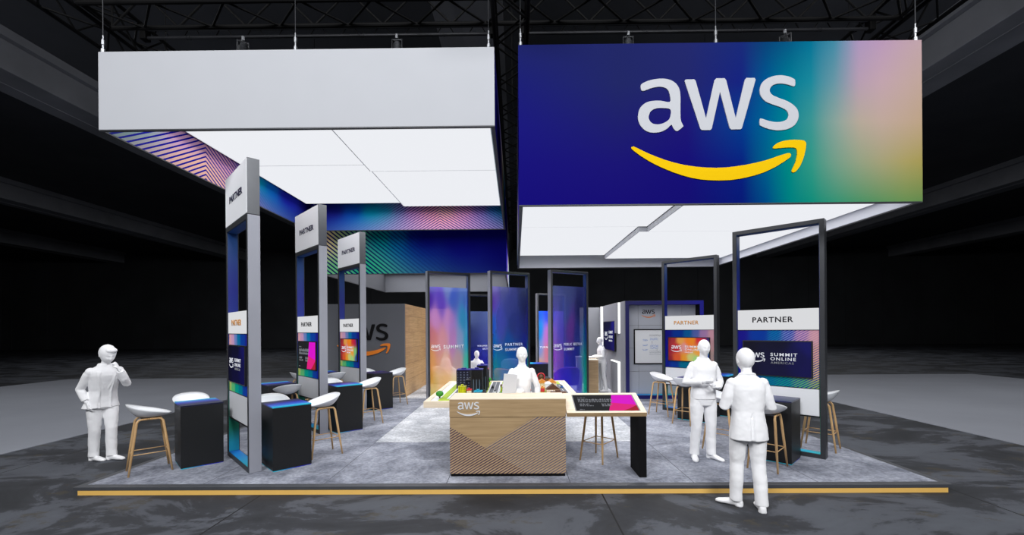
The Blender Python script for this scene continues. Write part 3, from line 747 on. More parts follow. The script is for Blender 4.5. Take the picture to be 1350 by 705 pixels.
def partner_tower(near, label, tall, kind, sign_mat, group):
    """near = corner of the front face nearest the camera; the face looks out of the stand at 45 degrees"""
    ox, oy = near[0] - W / S2, near[1] + W / S2
    t = thing('partner_tower', label, 'display tower', (ox, oy, PT), R(-45), group)
    H = 3.465
    pw = 0.062
    for x in (0, W - pw): MB().box(x, x + pw, 0, D, 0, H, 0.004).build('post', M['frame'], t)
    MB().box(pw, W - pw, 0, D, H - 0.062, H, 0.003).build('top_bar', M['frame'], t)
    MB().box(pw, W - pw, 0, D, 0, 0.062, 0.003).build('bottom_bar', M['frame'], t)
    b = MB().box(pw, pw + 0.004, 0.012, D - 0.012, 0.066, H - 0.066); b.box(W - pw - 0.004, W - pw, 0.012, D - 0.012, 0.066, H - 0.066)
    b.box(pw, W - pw, 0.012, D - 0.012, H - 0.066, H - 0.062)
    b.build('printed_reveal', M['inner'], t)
    MB().box(pw + 0.004, W - pw - 0.004, 0.012, D - 0.012, 0.062, 0.066).build('printed_sill', M['sill'], t)
    if tall:
        b = MB().box(W + 0.0005, W + 0.006, 0.004, D - 0.004, 0.004, H - 0.004)
        b.box(-0.006, -0.0005, 0.004, D - 0.004, 0.004, H - 0.004)
        b.build('end_cladding', M['cap'], t)
        s = MB().box(0, W, 0.003, D - 0.003, H + 0.004, H + 0.758, 0.003).build('header_box', M['gloss'], t)
        MB().box(0.012, W - 0.012, -0.003, 0.004, H + 0.016, H + 0.746, 0.002).build('header_face', M['header'], s)
        lettering('PARTNER', Matrix.Translation((0, -0.003, 0)), 0.64, H + 0.325, 0.102, 0.74, M['letter_navy'], s, t=0.004, spacing=1.05, bold=0.03)
    x0, x1 = pw + 0.012, W - pw - 0.012
    s = MB().box(x0, x1, 0.01, D - 0.01, 1.865, 2.18, 0.004).build('partner_sign', M['lightbox'], t)
    lettering('PARTNER', Matrix.Translation((0, 0.01, 0)), 0.57, 1.98, 0.085, 0.56, sign_mat, s, t=0.003, spacing=1.12, bold=0.025)
    art_panel('graphic_panel', Matrix.Translation((x0, 0.022, 1.005)), x1 - x0, 0.85, D - 0.044, PANEL if not tall else PANEL_M, pan_mat if not tall else pan_mat2, t, 40, 28, 0.62 if not tall else 0.75)
    screen(t, 0.165, 1.075, 1.165, 1.68, 0.022, kind)
    MB().box(x0, x1, 0.018, D - 0.018, 0.605, 0.995, 0.006).build('base_panel', M['white'], t)
    fr = MB().box(x0 - 0.012, x1 + 0.012, 0.02, D - 0.02, 0.585, 0.604)
    for z in (0.996, 1.856): fr.box(x0 - 0.012, x1 + 0.012, 0.016, D - 0.016, z, z + 0.008)
    for x in (x0 - 0.011, x1 + 0.001): fr.box(x, x + 0.01, 0.02, D - 0.02, 0.59, 2.18)
    fr.build('panel_rail', M['black'], t)
    return t
g1 = 'tall partner towers with a white header'
partner_tower((-3.569, 5.741), 'tall partner tower nearest the camera, navy screen, orange sign letters', True, 'navy', M['letter_orange'], g1)
partner_tower((-3.605, 7.908), 'tall partner tower with a black and magenta screen', True, 'magenta', M['letter_dark'], g1)
partner_tower((-3.66, 10.15), 'tall partner tower with a red and orange screen, nearest the charcoal wall', True, 'red', M['letter_dark'], g1)
g2 = 'open partner frames without a header'
partner_tower((4.43, 6.25), 'open dark partner frame with a wide navy screen behind the man in the suit', False, 'navy', M['letter_dark'], g2)
partner_tower((4.29, 9.28), 'open dark partner frame with a red and orange screen behind the man facing us', False, 'red', M['letter_orange'], g2)

# ------------------------------------------------------------------ black tables
def qp(q, p, z=PT): return ((q - p) / S2, (q + p) / S2, z)
def black_table(q, p, label, top='tabletop', rz=-45, wide=0.56):
    """q, p: corner with smallest q and p (stand axes turned 45 degrees)"""
    # local x runs along -p, local y along q
    x, y, z = qp(q, p + wide)
    t = thing('black_table', label, 'table', (x, y, z), R(rz), 'black box tables at the partner towers')
    d = 0.5
    MB().box(0, wide, 0, d, 0.012, 0.855, 0.002).build('body', M['black'], t)
    MB().box(0.004, wide - 0.004, 0.004, d - 0.004, 0, 0.012).build('plinth', M['plinth'], t)
    MB().box(-0.002, wide + 0.002, -0.002, d + 0.002, 0.856, 0.874, 0.003).build('table_top', M[top], t)
    return t
TB = [(0.918, 7.443, 'black box table with a blue top, nearest the bar stool at the platform corner'),
      (1.78, 6.408, 'black box table with a blue top just behind the tower nearest the camera', 'tabletop_turned'),
      (0.918 + 1.505, 7.443 + 1.556, 'black box table in front of the tower with the magenta screen, mostly hidden'),
      (1.78 + 1.505, 6.408 + 1.556, 'black box table with a cyan top beside the tower with the magenta screen', 'tabletop_turned'),
      (0.918 + 3.05, 7.443 + 3.18, 'black box table in front of the tower with the orange screen, mostly hidden'),
      (1.78 + 3.05, 6.408 + 3.18, 'black box table with a dark blue top in front of the charcoal wall', 'tabletop_navy'),
      (6.92, 1.565, 'black box table behind the man in the suit', 'tabletop_navy'),
      (8.84, 3.5, 'black box table behind the legs of the man facing us', 'tabletop_navy'),
      (9.77, 3.36, 'black box table with a teal top behind the frame with the orange screen', 'tabletop_turned')]
for a in TB: black_table(*a)
t = thing('black_table', 'dark high table standing behind the glass banners', 'table', (0.42, 12.9, PT), 0, 'black box tables at the partner towers')
MB().box(0, 0.56, 0, 0.5, 0.012, 0.855, 0.002).build('body', M['black'], t)
MB().box(0.004, 0.556, 0.004, 0.496, 0, 0.012).build('plinth', M['plinth'], t)
MB().box(-0.002, 0.562, -0.002, 0.502, 0.856, 0.874, 0.003).build('table_top', M['tabletop'], t)

# ------------------------------------------------------------------ bar stools
def seat_mesh():
    n, m = 36, 9
    bm = bmesh.new()
    def prof(th, r):
        # local front -y; the back (+y) sweeps up
        c, s = math.cos(th), math.sin(th)
        pw = 2.5
        x = 0.235 * math.copysign(abs(c) ** (2 / pw), c) * r; y = 0.245 * math.copysign(abs(s) ** (2 / pw), s) * r
        x *= 1 - 0.10 * max(0, -y / 0.245)
        b = (y / 0.245 + 1) / 2           # 0 front .. 1 back
        rise = (0.045 + 0.125 * b ** 1.5) * r ** 2.6 - 0.035 * max(0, 0.32 - b) * 2 * r ** 4
        return x, y, rise
    top = [[None] * n for _ in range(m + 1)]; bot = [[None] * n for _ in range(m + 1)]
    ct = bm.verts.new((0, 0, 0.758)); cb = bm.verts.new((0, 0, 0.728))
    for j in range(1, m + 1):
        r = j / m
        for i in range(n):
            x, y, z = prof(2 * PI * i / n, r)
            top[j][i] = bm.verts.new((x, y, 0.758 + z))
            k = 0.985 - 0.02 * r
            bot[j][i] = bm.verts.new((x * k, y * k, 0.728 + z * 0.95 + 0.016 * r ** 3))
    for i in range(n):
        i2 = (i + 1) % n
        bm.faces.new((ct, top[1][i], top[1][i2])); bm.faces.new((cb, bot[1][i2], bot[1][i]))
        for j in range(1, m):
            bm.faces.new((top[j][i], top[j + 1][i], top[j + 1][i2], top[j][i2]))
            bm.faces.new((bot[j][i2], bot[j + 1][i2], bot[j + 1][i], bot[j][i]))
        bm.faces.new((top[m][i], bot[m][i], bot[m][i2], top[m][i2]))
    bmesh.ops.recalc_face_normals(bm, faces=list(bm.faces))
    me = bpy.data.meshes.new('seat'); bm.to_mesh(me); bm.free()
    return me
def make_stool():
    t = thing('bar_stool', 'stool', 'bar stool', (0, 0, 0))
    link_mesh('seat', seat_mesh(), M['seat'], t, True)
    for sx in (-1, 1):
        for sy in (-1, 1):
            top = Vector((sx * 0.125, sy * 0.135, 0.715)); foot = Vector((sx * 0.182, sy * 0.228, 0.0))
            d = (foot - top).normalized()
            pts = [Vector((sx * 0.122, 0.0, 0.722)), Vector((sx * 0.123, sy * 0.085, 0.722)), Vector((sx * 0.1245, sy * 0.115, 0.718)), top + d * 0.02 + Vector((0, 0, -0.008)), top + d * 0.06, top + d * 0.35, foot]
            MB().tube(pts, [0.0135, 0.0135, 0.0145, 0.0155, 0.0165, 0.0165, 0.0115], 12).build('leg', M['oak_leg'], t, True)
    z = 0.27; k = 1 - z / 0.715
    at = lambda sx, sy: Vector((sx * (0.125 + 0.057 * k), sy * (0.135 + 0.093 * k), z))
    fb = MB()
    for a, b in (((-1, -1), (-1, 1)), ((1, -1), (1, 1)), ((-1, 1), (1, 1)), ((-1, -1), (1, -1))):
        fb.tube([at(*a), at(*b)], 0.0065, 8)
    fb.build('footrest', M['oak_leg'], t, True)
    MB().box(-0.11, 0.11, -0.09, 0.09, 0.719, 0.735, 0.004).build('seat_plate', M['frame'], t)
    return t
o1 = (1.505, 1.556); o2 = (3.05, 3.18)
ST = [(0.61, 7.73, 135, 'white bar stool at the platform corner, nearest the man on the phone'),
      (1.17, 8.36, 45, 'white bar stool behind the table closest to the platform corner, seat rim showing'),
      (2.585, 6.80, -45, 'white bar stool in the open beside the black table just behind the nearest tower'),
      (2.02, 7.25, 45, 'white bar stool behind the black table of the nearest tower, seat half hidden'),
      (2.66, 8.68, 225, 'white bar stool seen past the nearest tower, in front of the magenta screen'),
      (0.61 + o2[0], 7.73 + o2[1], 135, 'white bar stool far behind the nearest tower, only its seat edge in view'),
      (2.585 + o1[0], 6.80 + o1[1], -45, 'white bar stool beside the black table with the cyan top'),
      (2.02 + o1[0], 7.25 + o1[1], 45, 'white bar stool behind the black table with the cyan top'),
      (2.66 + 1.545, 8.68 + 1.62, 225, 'pale bar stool in front of the tower with the orange screen'),
      (2.585 + o2[0], 6.80 + o2[1], -45, 'white bar stool beside the oak plank wall'),
      (2.02 + o2[0], 7.25 + o2[1], 45, 'white bar stool behind the black table at the charcoal wall, rim only'),
      (9.04, 4.5, 45, 'white bar stool between the whiteboard niche and the frame with the orange screen'),
      (8.55, 3.75, 135, 'white bar stool half hidden behind the man facing us, by his right elbow'),
      (7.10, 2.55, 45, 'white bar stool between the man facing us and the man in the suit'),
      (6.61, 1.78, 135, 'white bar stool right behind the legs of the man in the suit'),
      (8.22, 1.47, 225, 'white bar stool behind the frame with the wide navy screen, at the platform edge')]
proto = make_stool()
def put_stool(o, x, y, rz, lab):
    o.location = (x, y, PT); o.rotation_euler = (0, 0, R(rz)); o['label'] = lab; o['group'] = 'white bar stools with oak legs'
for k, (q, p, rz, lab) in enumerate(ST):
    x, y, z = qp(q, p)
    put_stool(proto if k == 0 else copy_tree(proto), x, y, rz, lab)
put_stool(copy_tree(proto), 1.205, 6.346, 140, 'bar stool whose oak legs show under the touch screen table')

# ------------------------------------------------------------------ glass banner frames
GA = [(0, 1, (110, 110, 215)), (.5, 1, (120, 140, 240)), (1, 1, (110, 140, 240)), (0, .92, (92, 44, 166)), (.3, .85, (96, 60, 186)), (.6, .9, (60, 100, 225)), (1, .9, (60, 112, 230)), (.9, .7, (30, 150, 210)), (.15, .7, (180, 126, 190)), (.5, .7, (176, 124, 196)), (.1, .55, (180, 110, 120)), (.35, .5, (190, 130, 150)), (.6, .5, (180, 120, 180)), (.8, .5, (130, 150, 190)), (.97, .5, (30, 160, 190)), (0, .35, (196, 140, 84)), (.4, .33, (196, 140, 120)), (.75, .33, (176, 140, 150)), (.98, .3, (60, 180, 160)), (0, .12, (180, 136, 56)), (.4, .12, (190, 150, 90)), (.8, .1, (196, 170, 120)), (0, 0, (170, 160, 80)), (.6, 0, (190, 180, 120)), (1, 0, (90, 180, 150))]
GB = [(0, 1, (130, 120, 190)), (.4, 1, (86, 92, 150)), (1, 1, (60, 70, 112)), (0, .85, (100, 70, 170)), (.5, .85, (64, 70, 140)), (1, .85, (32, 36, 84)), (0, .65, (30, 90, 180)), (.25, .65, (70, 70, 160)), (.6, .65, (40, 44, 120)), (1, .65, (38, 40, 110)), (0, .45, (0, 96, 160)), (.5, .45, (10, 70, 150)), (1, .45, (24, 36, 130)), (0, .25, (10, 116, 130)), (.4, .25, (10, 100, 150)), (1, .25, (10, 40, 140)), (0, .05, (16, 110, 110)), (.5, .05, (20, 100, 130)), (1, .05, (14, 60, 140))]
GC = [(0, 1, (84, 96, 140)), (.5, 1, (70, 80, 130)), (1, 1, (50, 56, 110)), (0, .75, (90, 86, 160)), (.4, .75, (62, 76, 140)), (.85, .75, (36, 40, 90)), (0, .55, (84, 80, 164)), (.3, .55, (60, 62, 140)), (.55, .6, (96, 54, 130)), (.75, .55, (40, 50, 120)), (1, .55, (10, 80, 130)), (0, .32, (100, 50, 170)), (.3, .32, (36, 36, 150)), (.7, .32, (34, 40, 130)), (.98, .32, (0, 120, 130)), (0, .1, (80, 40, 170)), (.4, .1, (34, 34, 160)), (.8, .1, (40, 40, 150)), (1, .05, (10, 140, 120))]
GD = [(0, 1, (80, 96, 140)), (1, 1, (84, 100, 146)), (0, .6, (40, 50, 100)), (1, .6, (60, 70, 130)), (0, .3, (20, 24, 110)), (1, .3, (30, 34, 130)), (.5, 0, (24, 20, 140))]
GE = [(0, 1, (36, 90, 200)), (.4, 1, (40, 70, 200)), (0, .7, (30, 130, 210)), (.4, .6, (180, 100, 170)), (1, .7, (90, 70, 180)), (0, .4, (120, 140, 190)), (.4, .4, (190, 110, 130)), (0, .2, (190, 150, 130)), (1, .2, (190, 120, 110)), (.5, 0, (190, 160, 120))]
EPS = 0.004
gmat = print_mat('translucent printed glass film', None, glass=0.46, rough=0.15)
def glass_frame(near, ang, w, h, label, ctrl, text, grp, gtop=3.05, gbot=0.12):
    t = thing('glass_banner', label, 'glass banner', (near[0], near[1], PT), R(ang), grp)
    dd, pw = 0.155, 0.06
    for x in (0, w - pw): MB().box(x, x + pw, 0, dd, 0, h, 0.004).build('post', M['frame'], t)
    MB().box(pw, w - pw, 0, dd, h - pw, h, 0.003).build('top_bar', M['frame'], t)
    MB().box(pw, w - pw, 0, dd, 0, pw, 0.003).build('bottom_bar', M['frame'], t)
    MB().box(-0.005, -0.0005, 0.004, dd - 0.004, 0.004, h - 0.004).build('end_cladding', M['cap'], t)
    b = MB().box(pw, pw + 0.004, 0.012, dd - 0.012, pw + .004, h - pw - .004); b.box(w - pw - 0.004, w - pw, 0.012, dd - 0.012, pw + .004, h - pw - .004); b.box(pw, w - pw, 0.012, dd - 0.012, h - pw - 0.004, h - pw)
    b.build('printed_reveal', M['inner'], t)
    g = art_panel('glass_panel', Matrix.Translation((pw + 0.006, 0.06, gbot)), w - 2 * pw - 0.012, gtop - gbot, 0.008, ctrl, gmat, t, 26, 40, 1.9)
    F = Matrix.Translation((0, 0.058, 0))
    if text[0]: logo(F, 0.10, 1.50, 0.28, M['letter_white'], M['letter_white'], g, 0.002)
    for (s, x, z, cap, wd) in text[1]: lettering(s, F, x, z, cap, wd, M['letter_white'], g, t=0.002, spacing=1.3, align='L')
    return t
# positions of the near (front, low x) corners
g3 = 'framed glass banners across the middle of the stand'
glass_frame((-2.32, 11.40), 31, 1.24, 3.46, 'glass banner printed pink and orange, reading SUMMIT, nearest the oak wall', GA, (True, [('SUMMIT', 0.46, 1.385, 0.10, 0.60)]), g3)
glass_frame((-0.665, 11.45), 31, 1.24, 3.46, 'glass banner printed blue and teal behind the receptionist', GB, (True, [('PARTNER', 0.47, 1.45, 0.075, 0.56), ('SUMMIT', 0.47, 1.31, 0.075, 0.46)]), g3)
glass_frame((0.93, 11.40), 28, 1.22, 3.46, 'glass banner printed indigo and violet beside the oak counter', GC, (True, [('PUBLIC SECTOR', 0.44, 1.45, 0.07, 0.6), ('SUMMIT', 0.44, 1.32, 0.07, 0.34)]), g3)
g4 = 'lower glass banners in the rear'
glass_frame((-1.78, 15.6), 20, 1.15, 3.18, 'dark blue glass banner in the rear, seen between the pink and the teal banners', GD, (False, [('WORLDWIDE PUBLIC', 0.42, 1.27, 0.06, 0.6), ('SECTOR', 0.62, 1.16, 0.06, 0.3)]), g4, 2.56)
glass_frame((0.78, 15.7), 20, 1.15, 3.2, 'blue and coral glass banner in the rear, seen just past the teal banner', GE, (False, [('TURN IT ON', 0.12, 1.2, 0.07, 0.7)]), g4, 2.56)

# ------------------------------------------------------------------ reception desk
dk = thing('reception_desk', 'oak reception desk with printed diagonal lines and a silver mark', 'desk', (-0.865, 5.586, PT))
w, d, h = 1.503, 0.515, 1.007
MB().box(0, w, 0.0, d, 0.77, h - 0.012, 0.002).build('top_band', M['oak'], dk)
MB().box(-0.001, w + 0.001, -0.001, d + 0.001, h - 0.012, h, 0.002).build('worktop', M['oak_pale'], dk)
bd = MB().box(0.004, w - 0.004, 0.013, d - 0.006, 0.04, 0.764)
bd.build('carcass', M['oak'], dk)
fp = MB()
A = [(0.004, .764), (0.004, .645), (.452, .377), (1.097, .764)]
B_ = [(0.004, .645), (0.004, .04), (1.016, .04), (.452, .377)]
C_ = [(.452, .377), (1.016, .04), (w - 0.004, .04), (w - 0.004, .764), (1.097, .764)]
for poly, mi in ((A, 0), (B_, 1), (C_, 2)): fp.prism(poly, 0.002, 0.012, (), None, mi)
fp.build('front_panel', [M['oak'], M['stripe_dark'], M['stripe_grey']], dk)
MB().box(0.012, w - 0.012, 0.02, d - 0.012, 0, 0.04).build('plinth', M['letter_black'], dk)
logo(Matrix.Identity(4), 0.098, 0.965, 0.30, M['logo_silver'], M['logo_silver'], dk, 0.008)

# touch screen table: top slopes down towards the camera
tt = thing('touch_table', 'sloping oak table with an inset touch screen showing black and magenta', 'table', (0.645, 5.535, PT))
ang = math.atan2(0.175, 0.52); ln = math.hypot(0.175, 0.52)
sl = Matrix.Translation((0, 0, 0.829)) @ Matrix.Rotation(ang, 4, 'X')
tw = 1.02
fr = MB(); fr.box(0, 0.115, 0, ln, -0.055, 0, 0.001); fr.box(0.955, tw, 0, ln, -0.055, 0, 0.001); fr.box(0.115, 0.955, 0, 0.045, -0.055, 0, 0.001); fr.box(0.115, 0.955, 0.50, ln, -0.055, 0, 0.001)
fr.xform(sl).build('table_top', M['oak_pale'], tt)
MB().box(0.0, tw, -0.003, 0.0, -0.055, -0.002).xform(sl).build('front_edge', M['oak'], tt)
ts = MB().box(0.117, 0.953, 0.047, 0.498, -0.05, -0.004).xform(sl).build('touch_screen', M['gloss'], tt)
F = Matrix.Translation((0, 0, 0.829)) @ Matrix.Rotation(ang, 4, 'X') @ Matrix.Translation((0.13, 0.058, -0.003)) @ Matrix.Rotation(R(-90), 4, 'X')
magenta_screen(ts, F, 0.81, 0.43)
MB().box(0.92, 1.012, 0.004, 0.44, 0, 0.99).build('leg', M['letter_black'], tt)
lg = [o for o in tt.children if o.name.startswith('leg')][0]
for v in lg.data.vertices:
    if v.co.z > 0.5: v.co.z = 0.829 - 0.058 + math.tan(ang) * v.co.y
# ------------------------------------------------------------------ storage room, left rear
sr = thing('storage_room', 'charcoal storage room with raised black letters and an orange smile, oak plank side', 'room', (-5.3, 12.15, PT))
HW = 2.64
MB().box(0, 2.17, 0, 0.1, 0, HW, 0.003).build('front_wall', M['wall_grey'], sr)
MB().box(2.07, 2.17, 0.1, 3.25, 0, HW, 0.003).build('oak_wall', M['oak_wall'], sr)
MB().box(2.17, 2.95, 3.15, 3.25, 0, HW, 0.003).build('rear_wall', M['oak_wall'], sr)
MB().box(0, 0.1, 0.1, 3.25, 0, HW, 0.003).build('outer_wall', M['wall_grey'], sr)
logo(Matrix.Identity(4), 0.275, 2.085, 1.5, M['letter_black'], M['orange'], sr, 0.03)

# ------------------------------------------------------------------ meeting room, right rear
mr = thing('meeting_room', 'grey meeting room block with a navy framed whiteboard niche and white light strips', 'room', (2.95, 11.68, PT))
nb = MB(); nb.box(0, 2.1, 0, 0.32, HW - 0.1, HW, 0.002); nb.box(0, 0.1, 0, 0.32, 0.1, HW - 0.1, 0.002); nb.box(2.0, 2.1, 0, 0.32, 0.1, HW - 0.1, 0.002); nb.box(0, 2.1, 0, 0.32, 0, 0.1, 0.002)
nb.build('niche_frame', M['niche'], mr)
MB().box(0.1, 2.0, 0.004, 0.318, 0.1, 0.104).build('niche_sill', M['sill'], mr)
MB().box(1.985, 1.998, 0.01, 0.25, 0.105, HW - 0.1).build('niche_side', M['letter_black'], mr)
tile = MB()
xs = [0.1, 0.42, 1.02, 1.6, 1.985]; zs = [0.104, 0.72, 1.36, 1.98, HW - 0.1]
for a, b in zip(xs[:-1], xs[1:]):
    for c, d_ in zip(zs[:-1], zs[1:]): tile.box(a + 0.003, b - 0.003, 0.25, 0.27, c + 0.003, d_ - 0.003, 0.002)
tile.build('niche_tiles', plain('pale grey wall tiles', (188, 191, 200), 0.5, 0, 0.4, 0.02, 2), mr)
MB().box(0.1, 2.0, 0.271, 0.31, 0.1, HW - 0.1).build('niche_back', M['frame'], mr)
logo(Matrix.Translation((0, 0.25, 0)), 0.505, 2.415, 0.375, M['letter_black'], M['orange'], mr, 0.006)
MB().box(-0.02, 0.0, 0.0, 3.6, 0, HW, 0.002).build('corridor_wall', M['wall_mid'], mr)
MB().box(-0.7, -0.02, 3.5, 3.6, 0, HW, 0.002).build('end_wall', M['wall_mid'], mr)
MB().box(2.0, 2.1, 0.32, 3.6, 0, HW, 0.002).build('outer_wall', M['wall_grey'], mr)
rl = MB().box(-0.075, -0.021, 0.62, 2.62, 1.765, HW - 0.002, 0.004); rl.box(-0.075, -0.021, 0.62, 1.5, 0.0, 0.93, 0.004)
rl.build('relief_panel', M['wall_mid'], mr)
b = MB().box(-0.07, -0.021, 0.5, 0.56, 1.76, HW - 0.01); b.build('light_strip', M['strip'], mr)
b = MB().box(-0.13, -0.021, 2.66, 2.76, 0.9, HW - 0.01); b.build('light_strip', M['strip'], mr)
b = MB().box(-0.08, -0.021, 0.52, 1.5, 0.93, 0.965); b.box(-0.08, -0.021, 0.52, 0.58, 0.0, 0.93); b.build('light_strip', M['strip'], mr)

tv = thing('wall_screen', 'navy wall screen behind the person at the oak counter', 'screen', (2.868, 14.25, 1.33), R(-90))
MB().box(0, 1.6, 0.0, 0.045, 0, 0.9, 0.006).build('housing', M['black'], tv)
MB().box(0.5, 1.1, 0.045, 0.062, 0.3, 0.6).build('wall_bracket', M['black2'], tv)
F = Matrix.Translation((0.02, -0.003, 0.02))
pc = art_panel('picture', F, 1.56, 0.86, 0.003, NAVY_SCR, scr_mat, tv, 20, 12, 0.9)
logo(F, 0.22, 0.56, 0.44, M['scr_white'], M['scr_white'], pc, 0.003)
for s, z, cap, wd in (('SUMMIT', 0.50, 0.085, 0.56), ('ONLINE', 0.36, 0.085, 0.54), ('AMERICAS', 0.26, 0.05, 0.48)): lettering(s, F, 0.84, z, cap, wd, M['scr_white'], pc, t=0.003, spacing=1.2, align='L')

wbd = thing('whiteboard', 'black framed whiteboard with blue scribbles in the navy niche', 'whiteboard', (3.235, 11.93, 1.02))
b = MB(); ww, wh = 0.86, 0.96
b.box(0, ww, -0.03, 0, 0, 0.03, 0.003); b.box(0, ww, -0.03, 0, wh - 0.03, wh, 0.003); b.box(0, 0.03, -0.03, 0, 0.03, wh - 0.03, 0.003); b.box(ww - 0.03, ww, -0.03, 0, 0.03, wh - 0.03, 0.003)
b.build('board_frame', M['letter_black'], wbd)
MB().box(0.03, ww - 0.03, -0.018, -0.002, 0.03, wh - 0.03).build('board', plain('glossy whiteboard', (250, 251, 253), 0.5, var=0.005), wbd)
rnd = random.Random(5)
sc, sg = MB(), MB()
def scrib(mb, x0, x1, z, amp, n):
    pts = [((x0 + (x1 - x0) * i / n), -0.02, z + rnd.uniform(-amp, amp)) for i in range(n + 1)]
    mb.tube(pts, 0.0035, 5)
for z in (0.66, 0.52, 0.40):
    scrib(sc, 0.24, 0.38, z, 0.02, 12); scrib(sc, 0.25, 0.36, z - 0.015, 0.008, 6)
for z in (0.70, 0.67, 0.51, 0.47, 0.43): scrib(sc, 0.44, 0.66, z, 0.018, 16)
for z in (0.80, 0.77, 0.35, 0.32, 0.27): scrib(sg, 0.42, 0.74, z, 0.012, 18)
sg.tube([(0.5, -0.02, 0.64), (0.5, -0.02, 0.56)], 0.004, 5); sg.tube([(0.63, -0.02, 0.42), (0.63, -0.02, 0.36)], 0.004, 5)
sc.build('blue_scribble', plain('blue marker', (120, 160, 225), 0.7), wbd); sg.build('grey_scribble', plain('grey marker', (160, 164, 170), 0.7), wbd)

ct = thing('counter', 'narrow oak counter where the far person stands', 'counter', (2.06, 12.75, PT))
MB().box(0, 0.36, 0, 0.03, 0, 0.965, 0.002).build('front_panel', M['oak'], ct)
MB().box(0.0, 0.36, 0.03, 0.5, 0, 0.965).build('carcass', M['letter_black'], ct)
MB().box(-0.003, 0.363, -0.003, 0.503, 0.966, 0.992, 0.003).build('worktop', M['oak_pale'], ct)

# ------------------------------------------------------------------ lounge corner behind the banners
def tub_chair(x, y, rz, mat, label, disc=True, hh=0.78):
    t = thing('tub_chair', label, 'armchair', (x, y, PT + 0.0005), R(rz), 'tub chairs in the lounge corner')
    rings = []
    n = 28
    for k in range(n + 1):
        a = R(-25) + R(230) * k / n            # open towards -y
        c, s = math.cos(a), math.sin(a)
        top = hh - 0.20 * (1 - max(0, s)) ** 1.4
        ri, ro = 0.30, 0.37
        P = lambda r, z: Vector((c * r, s * r, z))
        rings.append([P(ri - 0.02, 0.30), P(ri, top - 0.03), P(ri + 0.025, top), P(ro - 0.02, top), P(ro + 0.015, top - 0.04), P(ro - 0.03, 0.26)])
    MB().ring_loft(rings).build('shell', mat, t, True)
    MB().loft([(0, 0, 0.27, .27, .27), (0, 0, 0.29, .31, .31), (0, -0.01, 0.40, .31, .31), (0, -0.01, 0.43, .27, .27)], 28).build('seat_cushion', mat, t, True)
    MB().cyl((0, 0), 0.035, 0.02, 0.28, 14).build('stem', M['black'], t)
    MB().cyl((0, 0), 0.30, 0.0, 0.02, 28).build('base_disc', M['black'], t)
mo, mv, mg_, mwh = plain('orange upholstery', (226, 106, 28), 0.8), plain('violet upholstery', (96, 44, 150), 0.8), plain('blue grey upholstery', (120, 136, 160), 0.8), plain('cream upholstery', (226, 222, 212), 0.8)
tub_chair(-1.22, 13.35, 20, mo, 'orange tub chair with a seated person, seen over the model city')
tub_chair(-2.18, 13.25, 70, mwh, 'cream tub chair with a seated person behind the pink glass banner')
tub_chair(1.50, 12.85, 190, mv, 'violet tub chair behind the indigo glass banner', hh=0.80)
tub_chair(-0.12, 14.4, 170, mg_, 'blue grey tub chair behind the teal glass banner', hh=0.95)
tub_chair(-0.30, 13.2, 150, mo, 'orange tub chair behind the teal glass banner, nearer than the grey one', hh=0.74)
kp = thing('display_plinth', 'slim white plinth behind the indigo glass banner', 'plinth', (1.95, 13.45, PT + 0.0005))
MB().box(-0.08, 0.08, -0.1, 0.1, 0, 1.02, 0.004).build('column', M['white'], kp)
MB().box(-0.095, 0.095, -0.115, 0.115, 1.021, 1.05, 0.004).build('cap', M['white'], kp)

# ------------------------------------------------------------------ the model city table
TX0, TX1, TY0, TY1, TZ = -1.385, 1.005, 6.45, 9.02, 0.93
cty = thing('model_table', 'pale oak table carrying a toy brick city', 'table', (TX0, TY0, PT))
tw, td, tz = TX1 - TX0, TY1 - TY0, TZ - PT
fr = MB(); e = 0.075
fr.box(0, tw, 0, e, tz - 0.095, tz, 0.002); fr.box(0, tw, td - e, td, tz - 0.095, tz, 0.002); fr.box(0, e, e, td - e, tz - 0.095, tz, 0.002); fr.box(tw - e, tw, e, td - e, tz - 0.095, tz, 0.002)
fr.build('frame', M['oak_pale'], cty)
MB().box(e, tw - e, e, td - e, tz - 0.09, tz - 0.012).build('board', M['white'], cty)
MB().box(0.9, tw - 0.5, 0.45, td - 0.5, 0, tz - 0.091).build('pedestal', M['white'], cty)
BZ = TZ - 0.012
lime = plain('lime toy base plate', (164, 190, 30), 0.5, 0, 0.5, 0.05); grn = plain('toy leaf green', (40, 132, 22), 0.5); road_m = plain('toy road grey', (92, 96, 102), 0.6); roadw = plain('toy road marking', (230, 232, 234), 0.6)
def plate(x0, x1, y0, y1, label, mat=lime, z=BZ, t=0.01, grp='lime base plates of the toy city'):
    o = thing('base_plate', label, 'toy base plate', (x0, y0, z), 0, grp)
    MB().box(0, x1 - x0, 0, y1 - y0, 0, t, 0.002).build('plate', mat, o)
def road(x0, x1, y0, y1, label):
    o = thing('toy_road', label, 'toy road', (x0, y0, BZ), 0, 'toy roads of the model city')
    w, d = x1 - x0, y1 - y0
    MB().box(0, w, 0, d, 0, 0.008, 0.001).build('roadway', road_m, o)
    mk = MB(); mk.box(0, 0.022, 0, d, 0.008, 0.0105); mk.box(w - 0.022, w, 0, d, 0.008, 0.0105)
    n = int(d / 0.12)
    for k in range(n): mk.box(w / 2 - 0.006, w / 2 + 0.006, k * 0.12 + 0.02, k * 0.12 + 0.08, 0.008, 0.0102)
    mk.build('road_marking', roadw, o)
plate(-1.19, -1.09, 6.74, 8.9, 'lime plate along the outer edge of the toy city'); plate(-1.19, -0.72, 6.56, 6.71, 'lime plate across the near outer corner of the toy city'); plate(-0.62, -0.50, 7.4, 8.9, 'narrow lime plate behind the dark toy towers')
